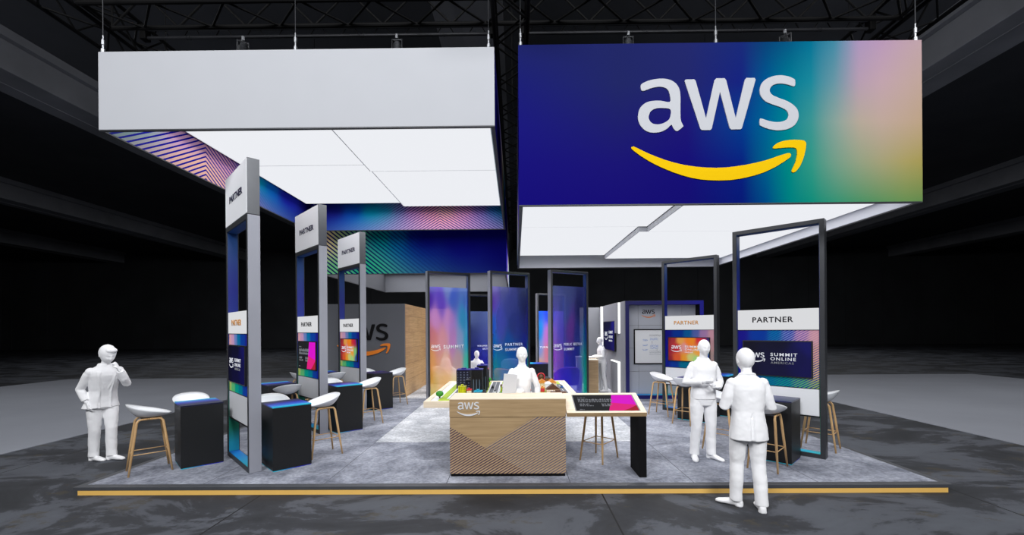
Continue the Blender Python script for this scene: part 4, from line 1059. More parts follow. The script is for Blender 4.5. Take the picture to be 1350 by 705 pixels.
plate(-0.28, 0.12, 6.56, 8.9, 'lime plate with blue roofed toy houses in the middle of the city'); plate(0.40, 0.62, 7.3, 8.9, 'lime plate with the round red toy wheel'); plate(0.62, 0.86, 8.5, 8.9, 'small lime plate at the far corner near the indigo banner')
road(-1.07, -0.93, 6.74, 7.85, 'toy road beside the yellow toy building'); road(-0.49, -0.30, 6.56, 8.9, 'toy road between the dark towers and the blue roofed houses')
road(0.16, 0.36, 6.56, 8.9, 'toy road beside the receptionist'); road(0.74, 0.90, 6.9, 8.45, 'toy road along the white edge of the city near the touch table')

def win_mat(name, wall, win, sx=0.028, sz=0.03, frac=0.55):
    m, n, l, p = nmat(name)
    tc = n.new('ShaderNodeTexCoord'); sp = n.new('ShaderNodeSeparateXYZ'); l.new(tc.outputs['Object'], sp.inputs[0])
    a = n.new('ShaderNodeMath'); a.operation = 'ADD'; l.new(sp.outputs['X'], a.inputs[0]); l.new(sp.outputs['Y'], a.inputs[1])
    def band(src, per):
        d = n.new('ShaderNodeMath'); d.operation = 'DIVIDE'; d.inputs[1].default_value = per; l.new(src, d.inputs[0])
        f = n.new('ShaderNodeMath'); f.operation = 'FRACT'; l.new(d.outputs[0], f.inputs[0])
        g = n.new('ShaderNodeMath'); g.operation = 'LESS_THAN'; g.inputs[1].default_value = frac; l.new(f.outputs[0], g.inputs[0]); return g.outputs[0]
    mu = n.new('ShaderNodeMath'); mu.operation = 'MULTIPLY'; l.new(band(a.outputs[0], sx), mu.inputs[0]); l.new(band(sp.outputs['Z'], sz), mu.inputs[1])
    mx = n.new('ShaderNodeMixRGB'); l.new(mu.outputs[0], mx.inputs['Fac']); mx.inputs['Color1'].default_value = lin(wall) + [1]; mx.inputs['Color2'].default_value = lin(win) + [1]
    l.new(mx.outputs[0], p.inputs['Base Color']); p.inputs['Roughness'].default_value = 0.3
    return m
wm = {'yellow': win_mat('yellow toy walls with dark windows', (214, 214, 20), (20, 20, 22)), 'night': win_mat('navy toy walls with grey windows', (12, 12, 36), (96, 100, 122), 0.061, 0.047, .42), 'slate': win_mat('black toy walls with grey glazing bands', (14, 16, 20), (70, 84, 96), 0.05, 0.6, .4),
      'brown': win_mat('brown toy walls with dark windows', (146, 92, 44), (30, 22, 18)), 'red': win_mat('red toy walls with dark windows', (160, 28, 40), (30, 20, 24), 0.04, 0.05), 'navy': plain('navy toy brick', (24, 22, 120), 0.4), 'teal': plain('teal toy roof', (20, 150, 180), 0.4), 'darkbrown': plain('dark brown toy roof', (84, 48, 22), 0.5),
      'tan': win_mat('tan toy walls with white windows', (206, 170, 120), (240, 240, 240)), 'orange': plain('orange toy roof', (206, 130, 36), 0.5), 'white': M['white'], 'charcoal': plain('charcoal toy brick', (34, 36, 42), 0.4), 'limewall': win_mat('lime toy walls with dark windows', (170, 190, 40), (40, 50, 30), 0.04, 0.05), 'blue': plain('blue toy roof', (20, 90, 170), 0.4), 'redp': plain('red toy brick', (196, 30, 44), 0.4)}
def building(x, y, w, d, h, wall, roof, rk, label, z=BZ + 0.01):
    o = thing('toy_building', label, 'toy building', (x, y, z), 0, 'toy brick buildings of the model city')
    b = MB().box(-w / 2, w / 2, -d / 2, d / 2, 0, h, 0.002)
    b.build('walls', wm[wall], o)
    r = MB()
    if rk == 'flat':
        r.box(-w / 2 - 0.006, w / 2 + 0.006, -d / 2 - 0.006, d / 2 + 0.006, h, h + 0.014, 0.002)
        r.box(-w * .2, w * .15, -d * .2, d * .2, h + 0.014, h + 0.035, 0.002)
    elif rk == 'gable':
        e = 0.012
        r.ring_loft([[Vector((-w / 2 - e, yy, h)), Vector((w / 2 + e, yy, h)), Vector((0, yy, h + w * 0.42))] for yy in (-d / 2 - e, d / 2 + e)])
    elif rk == 'hip':
        e = 0.012
        r.ring_loft([[Vector((sx * a, sy * b_, zz)) for sx, sy in ((-1, -1), (1, -1), (1, 1), (-1, 1))] for a, b_, zz in ((w / 2 + e, d / 2 + e, h), (w * .22, d * .22, h + w * .3))])
    r.build('roof', wm[roof], o)
    if h > 0.2:
        k = MB()
        for i in (-1, 1): k.box(i * w / 2 - 0.01, i * w / 2 + 0.01, -d / 2 - 0.008, -d / 2, 0, h)
        k.build('corner_pier', wm['charcoal'], o)
building(-0.85, 6.84, 0.115, 0.13, 0.17, 'yellow', 'yellow', 'flat', 'small yellow toy building with black windows')
building(-0.96, 8.02, 0.24, 0.24, 0.33, 'night', 'navy', 'flat', 'wide dark navy toy block behind the yellow toy building')
building(-0.80, 7.62, 0.14, 0.3, 0.19, 'night', 'charcoal', 'flat', 'lower dark toy block stepping down beside the navy block')
building(-0.76 - 0.02, 8.35, 0.10, 0.12, 0.23, 'brown', 'white', 'flat', 'slim brown toy tower with a white top')
building(-0.655, 7.28, 0.19, 0.17, 0.40, 'slate', 'navy', 'flat', 'tall black toy tower with grey glazing bands')
building(-0.60, 7.75, 0.17, 0.2, 0.43, 'slate', 'navy', 'flat', 'taller toy tower standing behind the black one with grey bands')
building(-0.575, 8.3, 0.1, 0.12, 0.27, 'red', 'charcoal', 'flat', 'red toy building beside the navy roofed tower')
building(-0.84, 7.12, 0.12, 0.14, 0.10, 'night', 'charcoal', 'flat', 'low dark toy block in front of the dark blocks')
building(-0.60, 6.85, 0.12, 0.16, 0.09, 'slate', 'teal', 'flat', 'low dark toy house with a teal roof before the tall tower')
building(-0.10, 8.55, 0.2, 0.16, 0.10, 'tan', 'darkbrown', 'gable', 'toy house with a brown gabled roof at the far side')
building(-0.11, 8.1, 0.21, 0.16, 0.09, 'white', 'teal', 'gable', 'toy house with a wide teal roof')
building(-0.04, 7.55, 0.12, 0.14, 0.08, 'limewall', 'blue', 'hip', 'small lime toy house with a blue roof')
building(-0.20, 7.25, 0.12, 0.16, 0.13, 'limewall', 'darkbrown', 'flat', 'lime toy house with a brown flat roof')
building(0.03, 7.05, 0.12, 0.12, 0.08, 'red', 'white', 'flat', 'low red toy shop beside the receptionist')
building(0.47, 7.9, 0.15, 0.18, 0.10, 'tan', 'orange', 'gable', 'tan toy house with an orange roof beside the road')
building(0.65, 7.9, 0.15, 0.18, 0.10, 'tan', 'orange', 'gable', 'tan toy house with an orange roof at the table edge')
building(0.56, 7.62, 0.10, 0.10, 0.12, 'white', 'white', 'hip', 'small white toy pavilion between the orange roofs')
building(0.62, 7.35, 0.22, 0.13, 0.055, 'tan', 'darkbrown', 'gable', 'low tan toy house with a dark brown roof')
building(0.60, 8.35, 0.09, 0.09, 0.13, 'brown', 'charcoal', 'hip', 'narrow brown toy tower with a dark pointed top')
building(0.68, 7.0, 0.24, 0.10, 0.05, 'brown', 'darkbrown', 'flat', 'flat brown toy shed at the near corner by the touch table')

building(-0.52, 7.02, 0.06, 0.2, 0.06, 'night', 'charcoal', 'flat', 'low dark toy shed by the road in front of the tall toy tower')
building(-0.74, 6.82, 0.07, 0.1, 0.12, 'tan', 'redp', 'flat', 'tan toy kiosk with a red roof next to the yellow building')
building(-0.545, 8.05, 0.06, 0.08, 0.34, 'red', 'redp', 'flat', 'slim red toy tower behind the navy roofed tower')
building(-0.88, 8.45, 0.08, 0.1, 0.28, 'night', 'charcoal', 'flat', 'slim dark toy tower at the far outer corner')
building(0.06, 8.45, 0.09, 0.12, 0.12, 'yellow', 'darkbrown', 'gable', 'yellow toy house with a brown roof beside the pointed trees')
building(-0.23, 7.72, 0.07, 0.12, 0.07, 'redp', 'white', 'flat', 'low red and white toy kiosk at the road with dark cars')
building(0.47, 8.2, 0.09, 0.09, 0.06, 'limewall', 'redp', 'hip', 'small toy hut with a red roof under the round wheel')
building(0.45, 7.45, 0.07, 0.12, 0.06, 'redp', 'orange', 'flat', 'low red toy stall beside the road near the orange roofs')
def toy_tree(x, y, h, r, label, conic=False):
    o = thing('toy_tree', label, 'toy tree', (x, y, BZ + 0.01), 0, 'green toy trees of the model city')
    MB().cyl((0, 0), r * 0.22, 0, h * 0.4, 10).build('trunk', wm['darkbrown'], o)
    b = MB()
    if conic: b.cyl((0, 0), r, h * .2, h * .55, 14, r * .55); b.cyl((0, 0), r * .75, h * .5, h, 14, 0.004)
    else: b.ball((0, 0, h * .62), (r, r, h * .42), None, 16, 10)
    b.build('crown', grn, o, True)
for a in ((-1.2, 6.78, 0.115, 0.06, 'round green toy tree at the outer corner of the city', False), (-0.20, 8.78, 0.12, 0.035, 'pointed toy tree behind the brown gabled house', True), (0.10, 8.75, 0.12, 0.035, 'pointed toy tree beside the brown gabled house', True),
          (-0.62 + 0.08, 8.82, 0.09, 0.04, 'round toy tree behind the red toy building', False), (0.44, 8.3, 0.08, 0.05, 'low toy tree below the round red wheel', False), (0.06, 7.75, 0.08, 0.04, 'low toy tree beside the teal roof', False), (-0.24, 6.9, 0.08, 0.04, 'low toy tree at the near end of the middle plate', False)):
    toy_tree(*a)
fw_ = thing('toy_fairground_ride', 'round red and brown toy wheel at the far side of the city', 'toy ride', (0.50, 8.72, BZ + 0.01), R(10), None)
MB().tube([(0.075 * math.cos(a), 0, 0.11 + 0.075 * math.sin(a)) for a in [2 * PI * k / 24 for k in range(25)]], 0.012, 8).build('rim', wm['redp'], fw_, True)
s = MB()
for k in range(6): s.tube([(0, 0, 0.11), (0.075 * math.cos(k * PI / 3), 0, 0.11 + 0.075 * math.sin(k * PI / 3))], 0.008, 6)
s.build('spokes', wm['darkbrown'], fw_); MB().ball((0, 0, 0.11), 0.05).build('hub', wm['darkbrown'], fw_, True)
b = MB(); b.tube([(-0.05, 0.03, 0), (0, 0.02, 0.11)], 0.008, 6); b.tube([(0.05, 0.03, 0), (0, 0.02, 0.11)], 0.008, 6); b.build('stand', wm['darkbrown'], fw_)
def toy_car(x, y, mat, label):
    o = thing('toy_car', label, 'toy car', (x, y, BZ + 0.0105), 0, 'toy cars on the toy roads')
    MB().box(-0.022, 0.022, -0.045, 0.045, 0.01, 0.03, 0.004).build('body', mat, o)
    MB().box(-0.018, 0.018, -0.02, 0.025, 0.03, 0.045, 0.004).build('cabin', wm['charcoal'], o)
    for sx in (-1, 1):
        for sy in (-1, 1): MB().cyl((0, 0), 0.010, -0.004, 0.004, 10).xform(Matrix.Translation((sx * 0.021, sy * 0.027, 0.010)) @ Matrix.Rotation(R(90), 4, 'Y')).build('wheel', M['letter_black'], o)
toy_car(0.235, 7.55, wm['redp'], 'red toy car on the road beside the receptionist'); toy_car(0.83, 7.9, wm['blue'], 'blue toy car on the road near the touch table')
toy_car(-0.975, 7.0, wm['redp'], 'red toy car on the road beside the yellow toy building'); toy_car(-0.36, 7.3, M['white'], 'white toy car on the road beside the dark towers'); toy_car(-0.43, 7.9, wm['charcoal'], 'black toy car on the road beside the dark towers')
# ------------------------------------------------------------------ white figures
fold_tex = bpy.data.textures.new('cloth folds', 'CLOUDS'); fold_tex.noise_scale = 0.11; fold_tex.noise_depth = 2
def fuse(name, mb, voxel, parent, smooth=3, folds=0.0, mat=None):
    """one continuous surface out of overlapping closed pieces"""
    me = mb.mesh('tmp')
    o = bpy.data.objects.new('tmp', me); C.objects.link(o)
    r = o.modifiers.new('r', 'REMESH'); r.mode = 'VOXEL'; r.voxel_size = voxel
    s = o.modifiers.new('s', 'SMOOTH'); s.factor = 0.5; s.iterations = smooth
    if folds > 0:
        d = o.modifiers.new('d', 'DISPLACE'); d.texture = fold_tex; d.strength = folds; d.mid_level = 0.5; d.texture_coords = 'LOCAL'
        s2 = o.modifiers.new('s2', 'SMOOTH'); s2.factor = 0.5; s2.iterations = 1
    dg = bpy.context.evaluated_depsgraph_get(); dg.update()
    out = bpy.data.meshes.new_from_object(o.evaluated_get(dg))
    bpy.data.objects.remove(o); bpy.data.meshes.remove(me)
    return link_mesh(name, out, mat or M['person'], parent, True)

def head_fn(d, p):
    x, y, z = p
    if d.z < 0:
        x *= 1 - 0.30 * (-d.z) ** 1.5
        if d.y > 0: y *= 1 - 0.40 * (-d.z)
    if d.y < 0:
        y *= 0.93
        g = lambda cx, cz, sx, sz: math.exp(-((d.x - cx) / sx) ** 2 - ((d.z - cz) / sz) ** 2)
        y -= 0.024 * g(0, -0.16, 0.12, 0.17) + 0.012 * g(0, 0.02, 0.10, 0.2)
        y -= 0.006 * g(0, 0.24, 0.5, 0.08)
        y += 0.012 * (g(0.36, 0.07, 0.17, 0.10) + g(-0.36, 0.07, 0.17, 0.10))
        y -= 0.008 * g(0, -0.46, 0.24, 0.05) + 0.007 * g(0, -0.57, 0.20, 0.05)
        y += 0.004 * g(0, -0.515, 0.25, 0.03)
        y -= 0.014 * g(0, -0.83, 0.3, 0.16)
        y -= 0.006 * (g(0.5, -0.25, 0.2, 0.2) + g(-0.5, -0.25, 0.2, 0.2))
    return Vector((x, y, z))

def hand(mb, wr, fwd, nrm, side, curl, k=1.0, spread=0.10):
    """wr wrist point, fwd towards the fingers, nrm out of the palm, side +1 left hand / -1 right hand"""
    f = Vector(fwd).normalized(); n = Vector(nrm); n = (n - f * n.dot(f)).normalized()
    lat = f.cross(n).normalized() * side             # towards the thumb
    wr = Vector(wr)
    # palm: flattened loft
    mb.tube([wr - f * 0.02 * k, wr + f * 0.015 * k, wr + f * 0.05 * k, wr + f * 0.088 * k], [0.026 * k, 0.031 * k, 0.041 * k, 0.040 * k], 14, True, flat=0.40, flat_dir=n)
    for i, (off, ln) in enumerate(((0.030, 0.070), (0.011, 0.079), (-0.010, 0.073), (-0.029, 0.057))):
        p = wr + f * (0.086 - 0.006 * abs(i - 1)) * k + lat * off * k
        dirv = (f + lat * (off / 0.03) * spread).normalized(); pts = [p - dirv * 0.02 * k, p]; rad = [0.0098 * k, 0.0098 * k]
        for seg, (fr, cu) in enumerate(((0.45, 0.9), (0.32, 1.2), (0.23, 0.9))):
            ax = dirv.cross(n).normalized()
            dirv = (Matrix.Rotation(curl * cu, 3, ax) @ dirv).normalized()
            p = p + dirv * ln * fr * k; pts.append(p); rad.append((0.0092 - 0.0008 * seg) * k)
        mb.tube(pts, rad, 8, True)
    p = wr + f * 0.025 * k + lat * 0.026 * k
    d1 = (f * 0.6 + lat * 0.75 + n * 0.25).normalized(); d2 = (f * 0.9 + lat * 0.30 + n * 0.35).normalized()
    mb.tube([p - d1 * 0.01 * k, p + d1 * 0.034 * k, p + d1 * 0.034 * k + d2 * 0.03 * k, p + d1 * 0.034 * k + d2 * 0.055 * k], [0.014 * k, 0.0125 * k, 0.0105 * k, 0.0088 * k], 8, True)

def shoe(mb, ankle_xy, yaw, k=1.0):
    m = Matrix.Translation((ankle_xy[0], ankle_xy[1], 0)) @ Matrix.Rotation(yaw, 4, 'Z')
    secs = [(0.075, 0.020, 0.05), (0.06, 0.035, 0.085), (0.02, 0.038, 0.095), (-0.04, 0.038, 0.085), (-0.09, 0.044, 0.066), (-0.14, 0.047, 0.052), (-0.185, 0.040, 0.042), (-0.212, 0.020, 0.030)]
    rings = []
    for y, w, h in secs:
        r = []
        for i in range(16):
            a = 2 * PI * i / 16
            c, s = math.cos(a), math.sin(a)
            zz = h * (0.5 + 0.5 * s) if s < 0 else h * (0.5 + 0.5 * s)
            r.append(m @ Vector((w * k * math.copysign(abs(c) ** 0.7, c), y * k, max(0.0, zz) * k)))
        rings.append(r)
    mb.ring_loft(rings)
    hb = bmesh.new()
    rings = [[m @ Vector((w * k * 1.04 * math.copysign(abs(math.cos(a)) ** .8, math.cos(a)), (y0_ + dy * math.sin(a)) * k, z * k)) for a in [2 * PI * i / 16 for i in range(16)]] for (w, y0_, dy, z) in ((0.040, 0.035, 0.042, 0.0), (0.040, 0.035, 0.042, 0.022))]
    hb.free(); mb.ring_loft(rings)

def lerp(a, b, t): return Vector(a) * (1 - t) + Vector(b) * t

def person(label, pos, rz, h, pose, voxel=0.007, group='white figures of visitors and staff'):
    k = h / 1.76
    t = thing('person', label, 'person', pos, R(rz), group)
    lean = pose.get('lean', 0.0); dz = pose.get('dz', 0.0); tw = pose.get('width', 1.0)
    S = lambda p: Vector(p) * k
    up_ = lambda z: Vector((0, -lean * max(0, (z - 0.95)) / 0.55, z + dz))
    sh = {s: Vector((s * 0.166 * tw, 0.012, 1.385)) for s in (1, -1)}
    for s in (1, -1): sh[s] = sh[s] + Vector((0, -lean * 0.85, dz))
    hip = {s: Vector((s * 0.092, 0.0, 0.90 + dz)) for s in (1, -1)}
    feet = pose.get('feet', {1: (0.11, 0, 12), -1: (-0.11, 0, -12)})
    legs = {}
    for s in (1, -1):
        fx, fy, fyaw = feet[s]
        ank = Vector((fx, fy + 0.03, 0.085))
        if 'knees' in pose: kn = Vector(pose['knees'][s])
        else: kn = lerp(hip[s], ank, 0.5) + Vector((0.0, -0.025, 0))
        legs[s] = (hip[s], kn, ank, fyaw)
    arms = {}
    for s in (1, -1):
        a = pose['arms'][s]
        arms[s] = (sh[s], Vector(a['el']), Vector(a['wr']), a)
    # ---- the body: one continuous surface
    mb = MB()
    sec = [(0.80, .13, .10, 0), (0.90, .158, .112, .004), (1.0, .142, .104, .0), (1.08, .130, .096, -.002), (1.2, .145, .108, -.004), (1.32, .160, .112, .0), (1.385, .152, .098, .006), (1.43, .115, .076, .012), (1.48, .064, .060, .012)]
    mb.loft([((0), (up_(z).y + cy) * k, (z + dz) * k, rx * k * tw, ry * k) for z, rx, ry, cy in sec], 28)
    for s in (1, -1):
        H, K_, A, fy = legs[s]
        mb.tube([S(H + Vector((0, 0, .02))), S(lerp(H, K_, .35)), S(K_), S(lerp(K_, A, .3) + Vector((0, .012, 0))), S(A), S(A + Vector((0, 0, -.04)))], [x * k for x in (.080, .074, .050, .050, .034, .034)], 14, True)
        m_ = Matrix.Rotation(R(fy), 3, 'Z')
        mb.tube([S(A + m_ @ Vector((0, .02, -.05))), S(A + m_ @ Vector((0, -.08, -.05))), S(A + m_ @ Vector((0, -.15, -.058)))], [.030 * k, .032 * k, .022 * k], 10, True)
        P0, P1, P2, a = arms[s]
        mb.tube([S(P0), S(lerp(P0, P1, .4)), S(P1), S(lerp(P1, P2, .3)), S(P2)], [x * k for x in (.050, .044, .036, .037, .025)], 12, True)
        hand(mb, S(P2), a['hf'], a['hn'], s, a.get('curl', 0.35), k)
    kk = k * pose.get('hs', 1.0)
    hy, hp = pose.get('head', (0, 0)); hs = pose.get('hs', 1.0)
    nb_ = Vector((0, -lean * 0.97 + 0.012, 1.47 + dz)); hc = nb_ + Matrix.Rotation(R(hy), 3, 'Z') @ Vector((0, -0.028 - 0.10 * math.sin(R(hp)), 0.160 + 0.012 * hs - 0.03 * math.sin(R(hp))))
    HM = Matrix.Rotation(R(hy), 4, 'Z') @ Matrix.Rotation(R(hp), 4, 'X')
    HM3 = HM.to_3x3()
    mb.tube([S(nb_ - Vector((0, 0, .05))), S(lerp(nb_, hc, .45)), S(lerp(nb_, hc, .8))], [.060 * k, .054 * k, .056 * k], 16, True)
    mb.ball(S(hc), (.077 * kk, .098 * kk, .120 * kk), HM, 36, 30, lambda d, p: Vector(head_fn(d, p / kk) * kk))
    for s in (1, -1):
        mb.ball(S(hc + HM3 @ Vector((s * .078 * hs, .012, -.008))), (.010 * k, .020 * k, .032 * k), HM, 10, 8)
    fuse('body', mb, voxel, t, 2)
    # ---- hair
    hb = MB()
    style = pose.get('hair', 'short')
    if style == 'full':
        hb.ball(S(hc + HM3 @ Vector((0, .016 * hs, .026 * hs))), (.086 * kk, .104 * kk, .108 * kk), HM, 28, 20)
        hb.ball(S(hc + HM3 @ Vector((0.008 * hs, -.044 * hs, .088 * hs))), (.062 * kk, .046 * kk, .036 * kk), HM, 16, 10)
        for i in range(7): hb.ball(S(hc + HM3 @ Vector((-.033 * hs + i * .011 * hs, -.050 * hs + abs(i - 3) * .004, .090 * hs + .003 * (i % 2)))), (.017 * kk, .034 * kk, .022 * kk), HM, 10, 8)
    elif style == 'short': hb.ball(S(hc + HM3 @ Vector((0, .013, .018))), (.081 * kk, .098 * kk, .107 * kk), HM, 28, 20)
    else:
        hb.ball(S(hc + HM3 @ Vector((0, .018, .016))), (.085 * k, .099 * k, .110 * k), HM, 28, 20)
        hb.ball(S(hc + HM3 @ Vector((0, .100, .02))), (.042 * k, .042 * k, .042 * k), HM, 16, 10)
    fuse('hair', hb, voxel, t, 2, 0.004)
    # ---- trousers and shoes
    tb = MB()
    tb.loft([(0, 0.002 * k, (z + dz) * k, rx * k, ry * k) for z, rx, ry in ((.80, .150, .112), (.88, .174, .125), (.96, .166, .122), (1.02, .152, .114))], 24)
    for s in (1, -1):
        H, K_, A, fy = legs[s]
        tb.tube([S(H + Vector((-s * .005, 0, .0))), S(lerp(H, K_, .3)), S(lerp(H, K_, .7)), S(K_), S(lerp(K_, A, .4) + Vector((0, .012, 0))), S(lerp(K_, A, .85) + Vector((0, .006, 0))), S(A + Vector((0, 0.0, -.022)))], [x * k for x in (.099, .096, .084, .074, .071, .066, .068)], 18, False)
    fuse('trousers', tb, voxel * 1.2, t, 3, 0.012)
    for s in (1, -1):
        sb = MB(); shoe(sb, (legs[s][2].x * k, legs[s][2].y * k), R(legs[s][3]), k)
        fuse('shoe', sb, max(0.006, voxel), t, 2)
    # ---- upper garment
    wear = pose.get('wear', 'suit')
    jb = MB()
    if wear == 'suit':
        hem = pose.get('hem', 0.80)
        js = [(hem, .200, .142, .012), (0.90, .186, .136, .008), (1.0, .172, .128, .004), (1.08, .164, .122, .0), (1.2, .174, .130, -.002), (1.32, .186, .132, .0), (1.375, .184, .118, .004), (1.41, .166, .104, .008), (1.44, .130, .090, .012), (1.475, .088, .076, .014), (1.495, .074, .068, .014)]
        rs = (.062, .060, .056, .054, .047)
    elif wear == 'blouse':
        js = [(0.86, .172, .132, .0), (0.96, .160, .120, .0), (1.06, .142, .110, .0), (1.18, .150, .124, -.010), (1.28, .160, .132, -.012), (1.36, .166, .112, .002), (1.40, .158, .100, .006), (1.42, .144, .092, .008), (1.44, .116, .082, .010), (1.46, .086, .070, .012), (1.48, .062, .060, .014)]
        rs = (.046, .048, .046, .046, .041)
    else:
        js = [(0.89, .180, .132, .0), (0.97, .178, .134, .0), (1.06, .166, .124, .0), (1.2, .172, .128, -.002), (1.32, .182, .130, .0), (1.375, .178, .116, .004), (1.41, .160, .102, .008), (1.44, .124, .088, .012), (1.475, .084, .072, .014), (1.49, .072, .066, .014)]
        rs = (.057, .056, .053, .053, .045)
    rings = []
    n = 72
    for z, rx, ry, cy in js:
        ring = []
        for i in range(n):
            a = 2 * PI * i / n; c, s_ = math.cos(a), math.sin(a); pw = 2.4
            x = rx * tw * math.copysign(abs(c) ** (2 / pw), c); y = cy + up_(z).y + ry * math.copysign(abs(s_) ** (2 / pw), s_)
            if wear == 'suit' and z < 1.02:
                if pose.get('vent') and s_ > 0 and abs(x) < 0.014: y -= 0.028
                if pose.get('flare') and c < -0.3: x -= pose['flare'] * (1.02 - z) * 2.5 * (-c); y -= 0.02
            ring.append(S((x, y, z + dz)))
        rings.append(ring)
    jb.ring_loft(rings)
    for s in (1, -1):
        P0, P1, P2, a = arms[s]
        cuff = lerp(P1, P2, .90 if wear != 'short' else .2)
        jb.tube([S(P0 + Vector((-s * .02, 0, .0))), S(lerp(P0, P1, .18)), S(lerp(P0, P1, .6)), S(P1), S(lerp(P1, P2, .35)), S(cuff)], [x * k for x in (rs[0], rs[0], rs[1], rs[2], rs[3], rs[4])], 18, False)
        jb.ball(S(P0 + Vector((-s * .004, 0, -.004))), rs[0] * k * 1.02, None, 14, 10)
    # collar and front edges
    ny = up_(1.46).y + 0.012
    cr = 0.78 if wear == 'blouse' else 1.0
    col = [S((0.078 * cr * math.cos(a), ny + 0.068 * cr * math.sin(a), 1.475 + dz + 0.022 * math.sin(a))) for a in [R(-60) + R(300) * i / 20 for i in range(21)]]
    jb.tube(col, 0.015 * cr * k, 8, True)
    if wear == 'suit':
        for s in (1, -1):
            fr_ = []
            for z, rx, ry, cy in js[:7]:
                w_ = 0.015 if z < 1.1 else 0.02 + (z - 1.1) * 0.13
                if pose.get('open'): w_ += 0.05
                fr_.append(S((s * w_, cy + up_(z).y - ry * (1 - (w_ / rx) ** 2.4) ** (1 / 2.4) - 0.002, z + dz)))
            jb.tube(fr_, 0.011 * k, 8, True)
            lap = [S((s * .03, up_(1.12).y - .126, 1.12 + dz)), S((s * .085, up_(1.25).y - .126, 1.27 + dz)), S((s * .075, up_(1.36).y - .112, 1.37 + dz)), S((s * .06, ny - 0.05, 1.46 + dz))]
            jb.tube(lap, [.008 * k, .016 * k, .014 * k, .012 * k], 8, True)
    fuse({'suit': 'jacket', 'blouse': 'blouse', 'shirt': 'shirt'}[wear], jb, voxel * 1.15, t, 2, 0.013)
    return t

A_ = lambda el, wr, hf, hn, curl=.35: dict(el=el, wr=wr, hf=hf, hn=hn, curl=curl)
# man on the phone, out on the hall floor
person('white man with a hand at his face, standing on the hall floor beside the platform', (-6.47, 6.72, 0), 56, 1.78, dict(
    lean=0.17, hs=1.16, hair='full', head=(10, 26), wear='suit', hem=0.82, flare=0.09, open=True, feet={1: (0.085, -0.10, 30), -1: (-0.085, 0.06, 22)},
    arms={1: A_((.225, -.27, 1.18), (.11, -.36, 1.41), (-.35, .22, .9), (-.75, .55, -.1), .7), -1: A_((-.245, .03, 1.12), (-.195, -.075, .925), (.15, -.25, -.95), (1, 0, 0), .3)}))
# man in a suit seen from behind
person('white man in a suit seen from behind, standing in front of the platform', (2.585, 4.86, 0), 172, 1.755, dict(
    lean=0.03, head=(6, 10), wear='suit', hem=0.765, vent=True, hs=1.14, feet={1: (0.125, -0.06, 60), -1: (-0.095, 0.075, -8)},
    arms={1: A_((.245, -.01, 1.12), (.15, -.25, 1.10), (-.7, -.6, .1), (0, 0, 1), .4), -1: A_((-.245, -.01, 1.12), (-.15, -.25, 1.10), (.7, -.6, .1), (0, 0, 1), .4)}), 0.0065)
# man facing us
person('white man in a shirt facing us with both hands held at his waist', (2.715, 6.32, PT), 4, 1.73, dict(
    lean=0.02, head=(-4, 8), wear='shirt', feet={1: (0.125, -0.02, 24), -1: (-0.125, 0.0, -20)},
    arms={1: A_((.265, .01, 1.12), (.105, -.235, 1.085), (-.85, -.35, .05), (0.1, .1, 1), .35), -1: A_((-.265, .01, 1.13), (-.10, -.225, 1.165), (.85, -.4, .05), (.2, .6, .6), .55)}), 0.0065)
# receptionist
person('white woman behind the oak reception desk holding a folder', (0.085, 6.275, PT), 3, 1.64, dict(
    lean=0.0, head=(3, 2), wear='blouse', width=0.93, hair='bun',
    arms={-1: A_((-.27, -.02, 1.15), (-.12, -.165, 1.10), (.85, -.25, .05), (.1, 1, .0), .45), 1: A_((.245, .03, 1.13), (.235, -.03, .885), (0, -.1, -1), (-1, 0, 0), .3)}), 0.006)
fo = thing('folder', 'white folder held upright by the receptionist', 'folder', (-0.105, 6.06, PT + 0.99), R(8))
MB().box(-0.095, 0.095, -0.004, 0.004, 0, 0.285, 0.002).xform(Matrix.Rotation(R(6), 4, 'Y')).build('cover', M['paper'], fo)
MB().box(-0.088, 0.09, 0.0045, 0.010, 0.006, 0.278).xform(Matrix.Rotation(R(6), 4, 'Y')).build('pages', M['white'], fo)
# far person
person('white figure in profile standing at the narrow oak counter', (2.62, 13.18, PT + 0.0035), -86, 1.64, dict(
    lean=0.05, head=(0, 12), wear='shirt', feet={1: (0.10, 0.05, 6), -1: (-0.10, -0.06, -6)},
    arms={1: A_((.26, -.05, 1.13), (.12, -.31, 1.12), (-.3, -.9, .1), (0, 0, -1), .4), -1: A_((-.26, -.05, 1.13), (-.12, -.31, 1.12), (.3, -.9, .1), (0, 0, -1), .4)}), 0.010)
seatp = dict(lean=0.03, dz=-0.44, knees={1: (.11, -.43, .50), -1: (-.11, -.43, .50)}, feet={1: (.11, -.44, 5), -1: (-.11, -.44, -5)}, wear='shirt', head=(0, 8),
             arms={1: A_((.25, -.03, .72), (.13, -.29, .62), (-.3, -.9, 0), (0, 0, -1), .3), -1: A_((-.25, -.03, .72), (-.13, -.29, .62), (.3, -.9, 0), (0, 0, -1), .3)})
person('white seated figure in the orange tub chair, seen over the model city', (-1.22, 13.37, PT + 0.0035), 20, 1.66, dict(seatp, hair='bun'), 0.010)
person('white seated figure in the cream tub chair, veiled by the pink glass banner', (-2.18, 13.27, PT + 0.0035), 70, 1.80, seatp, 0.010)
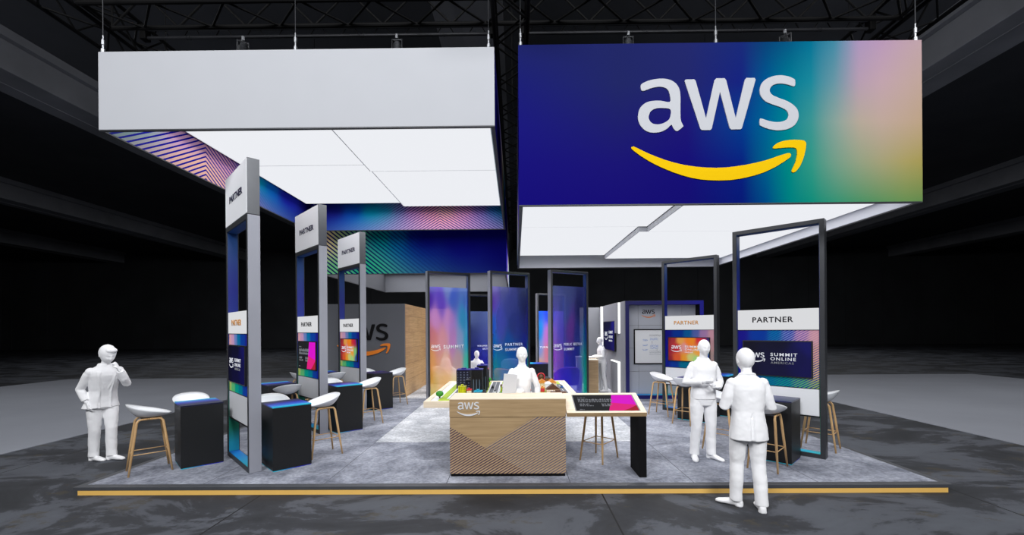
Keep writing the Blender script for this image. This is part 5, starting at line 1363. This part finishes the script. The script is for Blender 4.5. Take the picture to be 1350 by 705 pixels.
# ------------------------------------------------------------------ light
w = bpy.data.worlds.new('world'); scene.world = w; w.use_nodes = True
w.node_tree.nodes['Background'].inputs['Color'].default_value = (0.55, 0.6, 0.7, 1); w.node_tree.nodes['Background'].inputs['Strength'].default_value = 0.0
def area(name, loc, rot, sx, sy, power, col=(1, 1, 1), spread=180):
    l = bpy.data.lights.new(name, 'AREA'); l.shape = 'RECTANGLE'; l.size = sx; l.size_y = sy; l.energy = power; l.color = col; l.spread = R(spread)
    o = bpy.data.objects.new(name, l); C.objects.link(o); o.location = loc; o.rotation_euler = [R(a) for a in rot]
    return o
# light of the luminous ceilings
area('ceiling lamp', (-2.85, 8.5, 5.13), (0, 0, 0), 4.9, 5.2, 135, (1, .985, .97))
area('ceiling lamp', (2.65, 8.4, 3.74), (0, 0, 0), 4.9, 5.0, 80, (1, .985, .97))
area('ceiling lamp', (-2.85, 15.0, 4.27), (0, 0, 0), 4.9, 5.2, 130, (1, .985, .97))
area('ceiling lamp', (2.6, 14.4, 5.1), (0, 0, 0), 4.9, 4.6, 480, (1, .985, .97))
# unseen front fill, added behind the camera to light fascias and figures
area('added front fill', (-4.5, -4.0, 9.0), (52, 0, -18), 4, 3, 1050, (.97, .98, 1))
area('added front fill', (4.5, -4.0, 9.0), (52, 0, 18), 4, 3, 1050, (.97, .98, 1))

for x in (-14.0, 14.0):
    area('added hall fill', (x, 9.0, 9.9), (0, 0, 0), 8, 14, 560, (.97, .98, 1))  # unseen fill without a fixture, added to brighten the neighbouring carpets
for x in (-22.0, 22.0):
    area('added hall fill', (x, 32.0, 9.9), (0, 0, 0), 10, 14, 420, (.97, .98, 1))  # unseen fill added to lift the far floor and walls

scene.view_settings.view_transform = 'Standard'; scene.view_settings.look = 'None'
scene.view_settings.exposure = 0.0; scene.view_settings.gamma = 1.0; scene.view_settings.use_curve_mapping = False
scene.render.engine = 'CYCLES'
scene.cycles.use_denoising = True
scene.cycles.max_bounces = 8; scene.cycles.diffuse_bounces = 4; scene.cycles.transparent_max_bounces = 12; scene.cycles.sample_clamp_indirect = 4
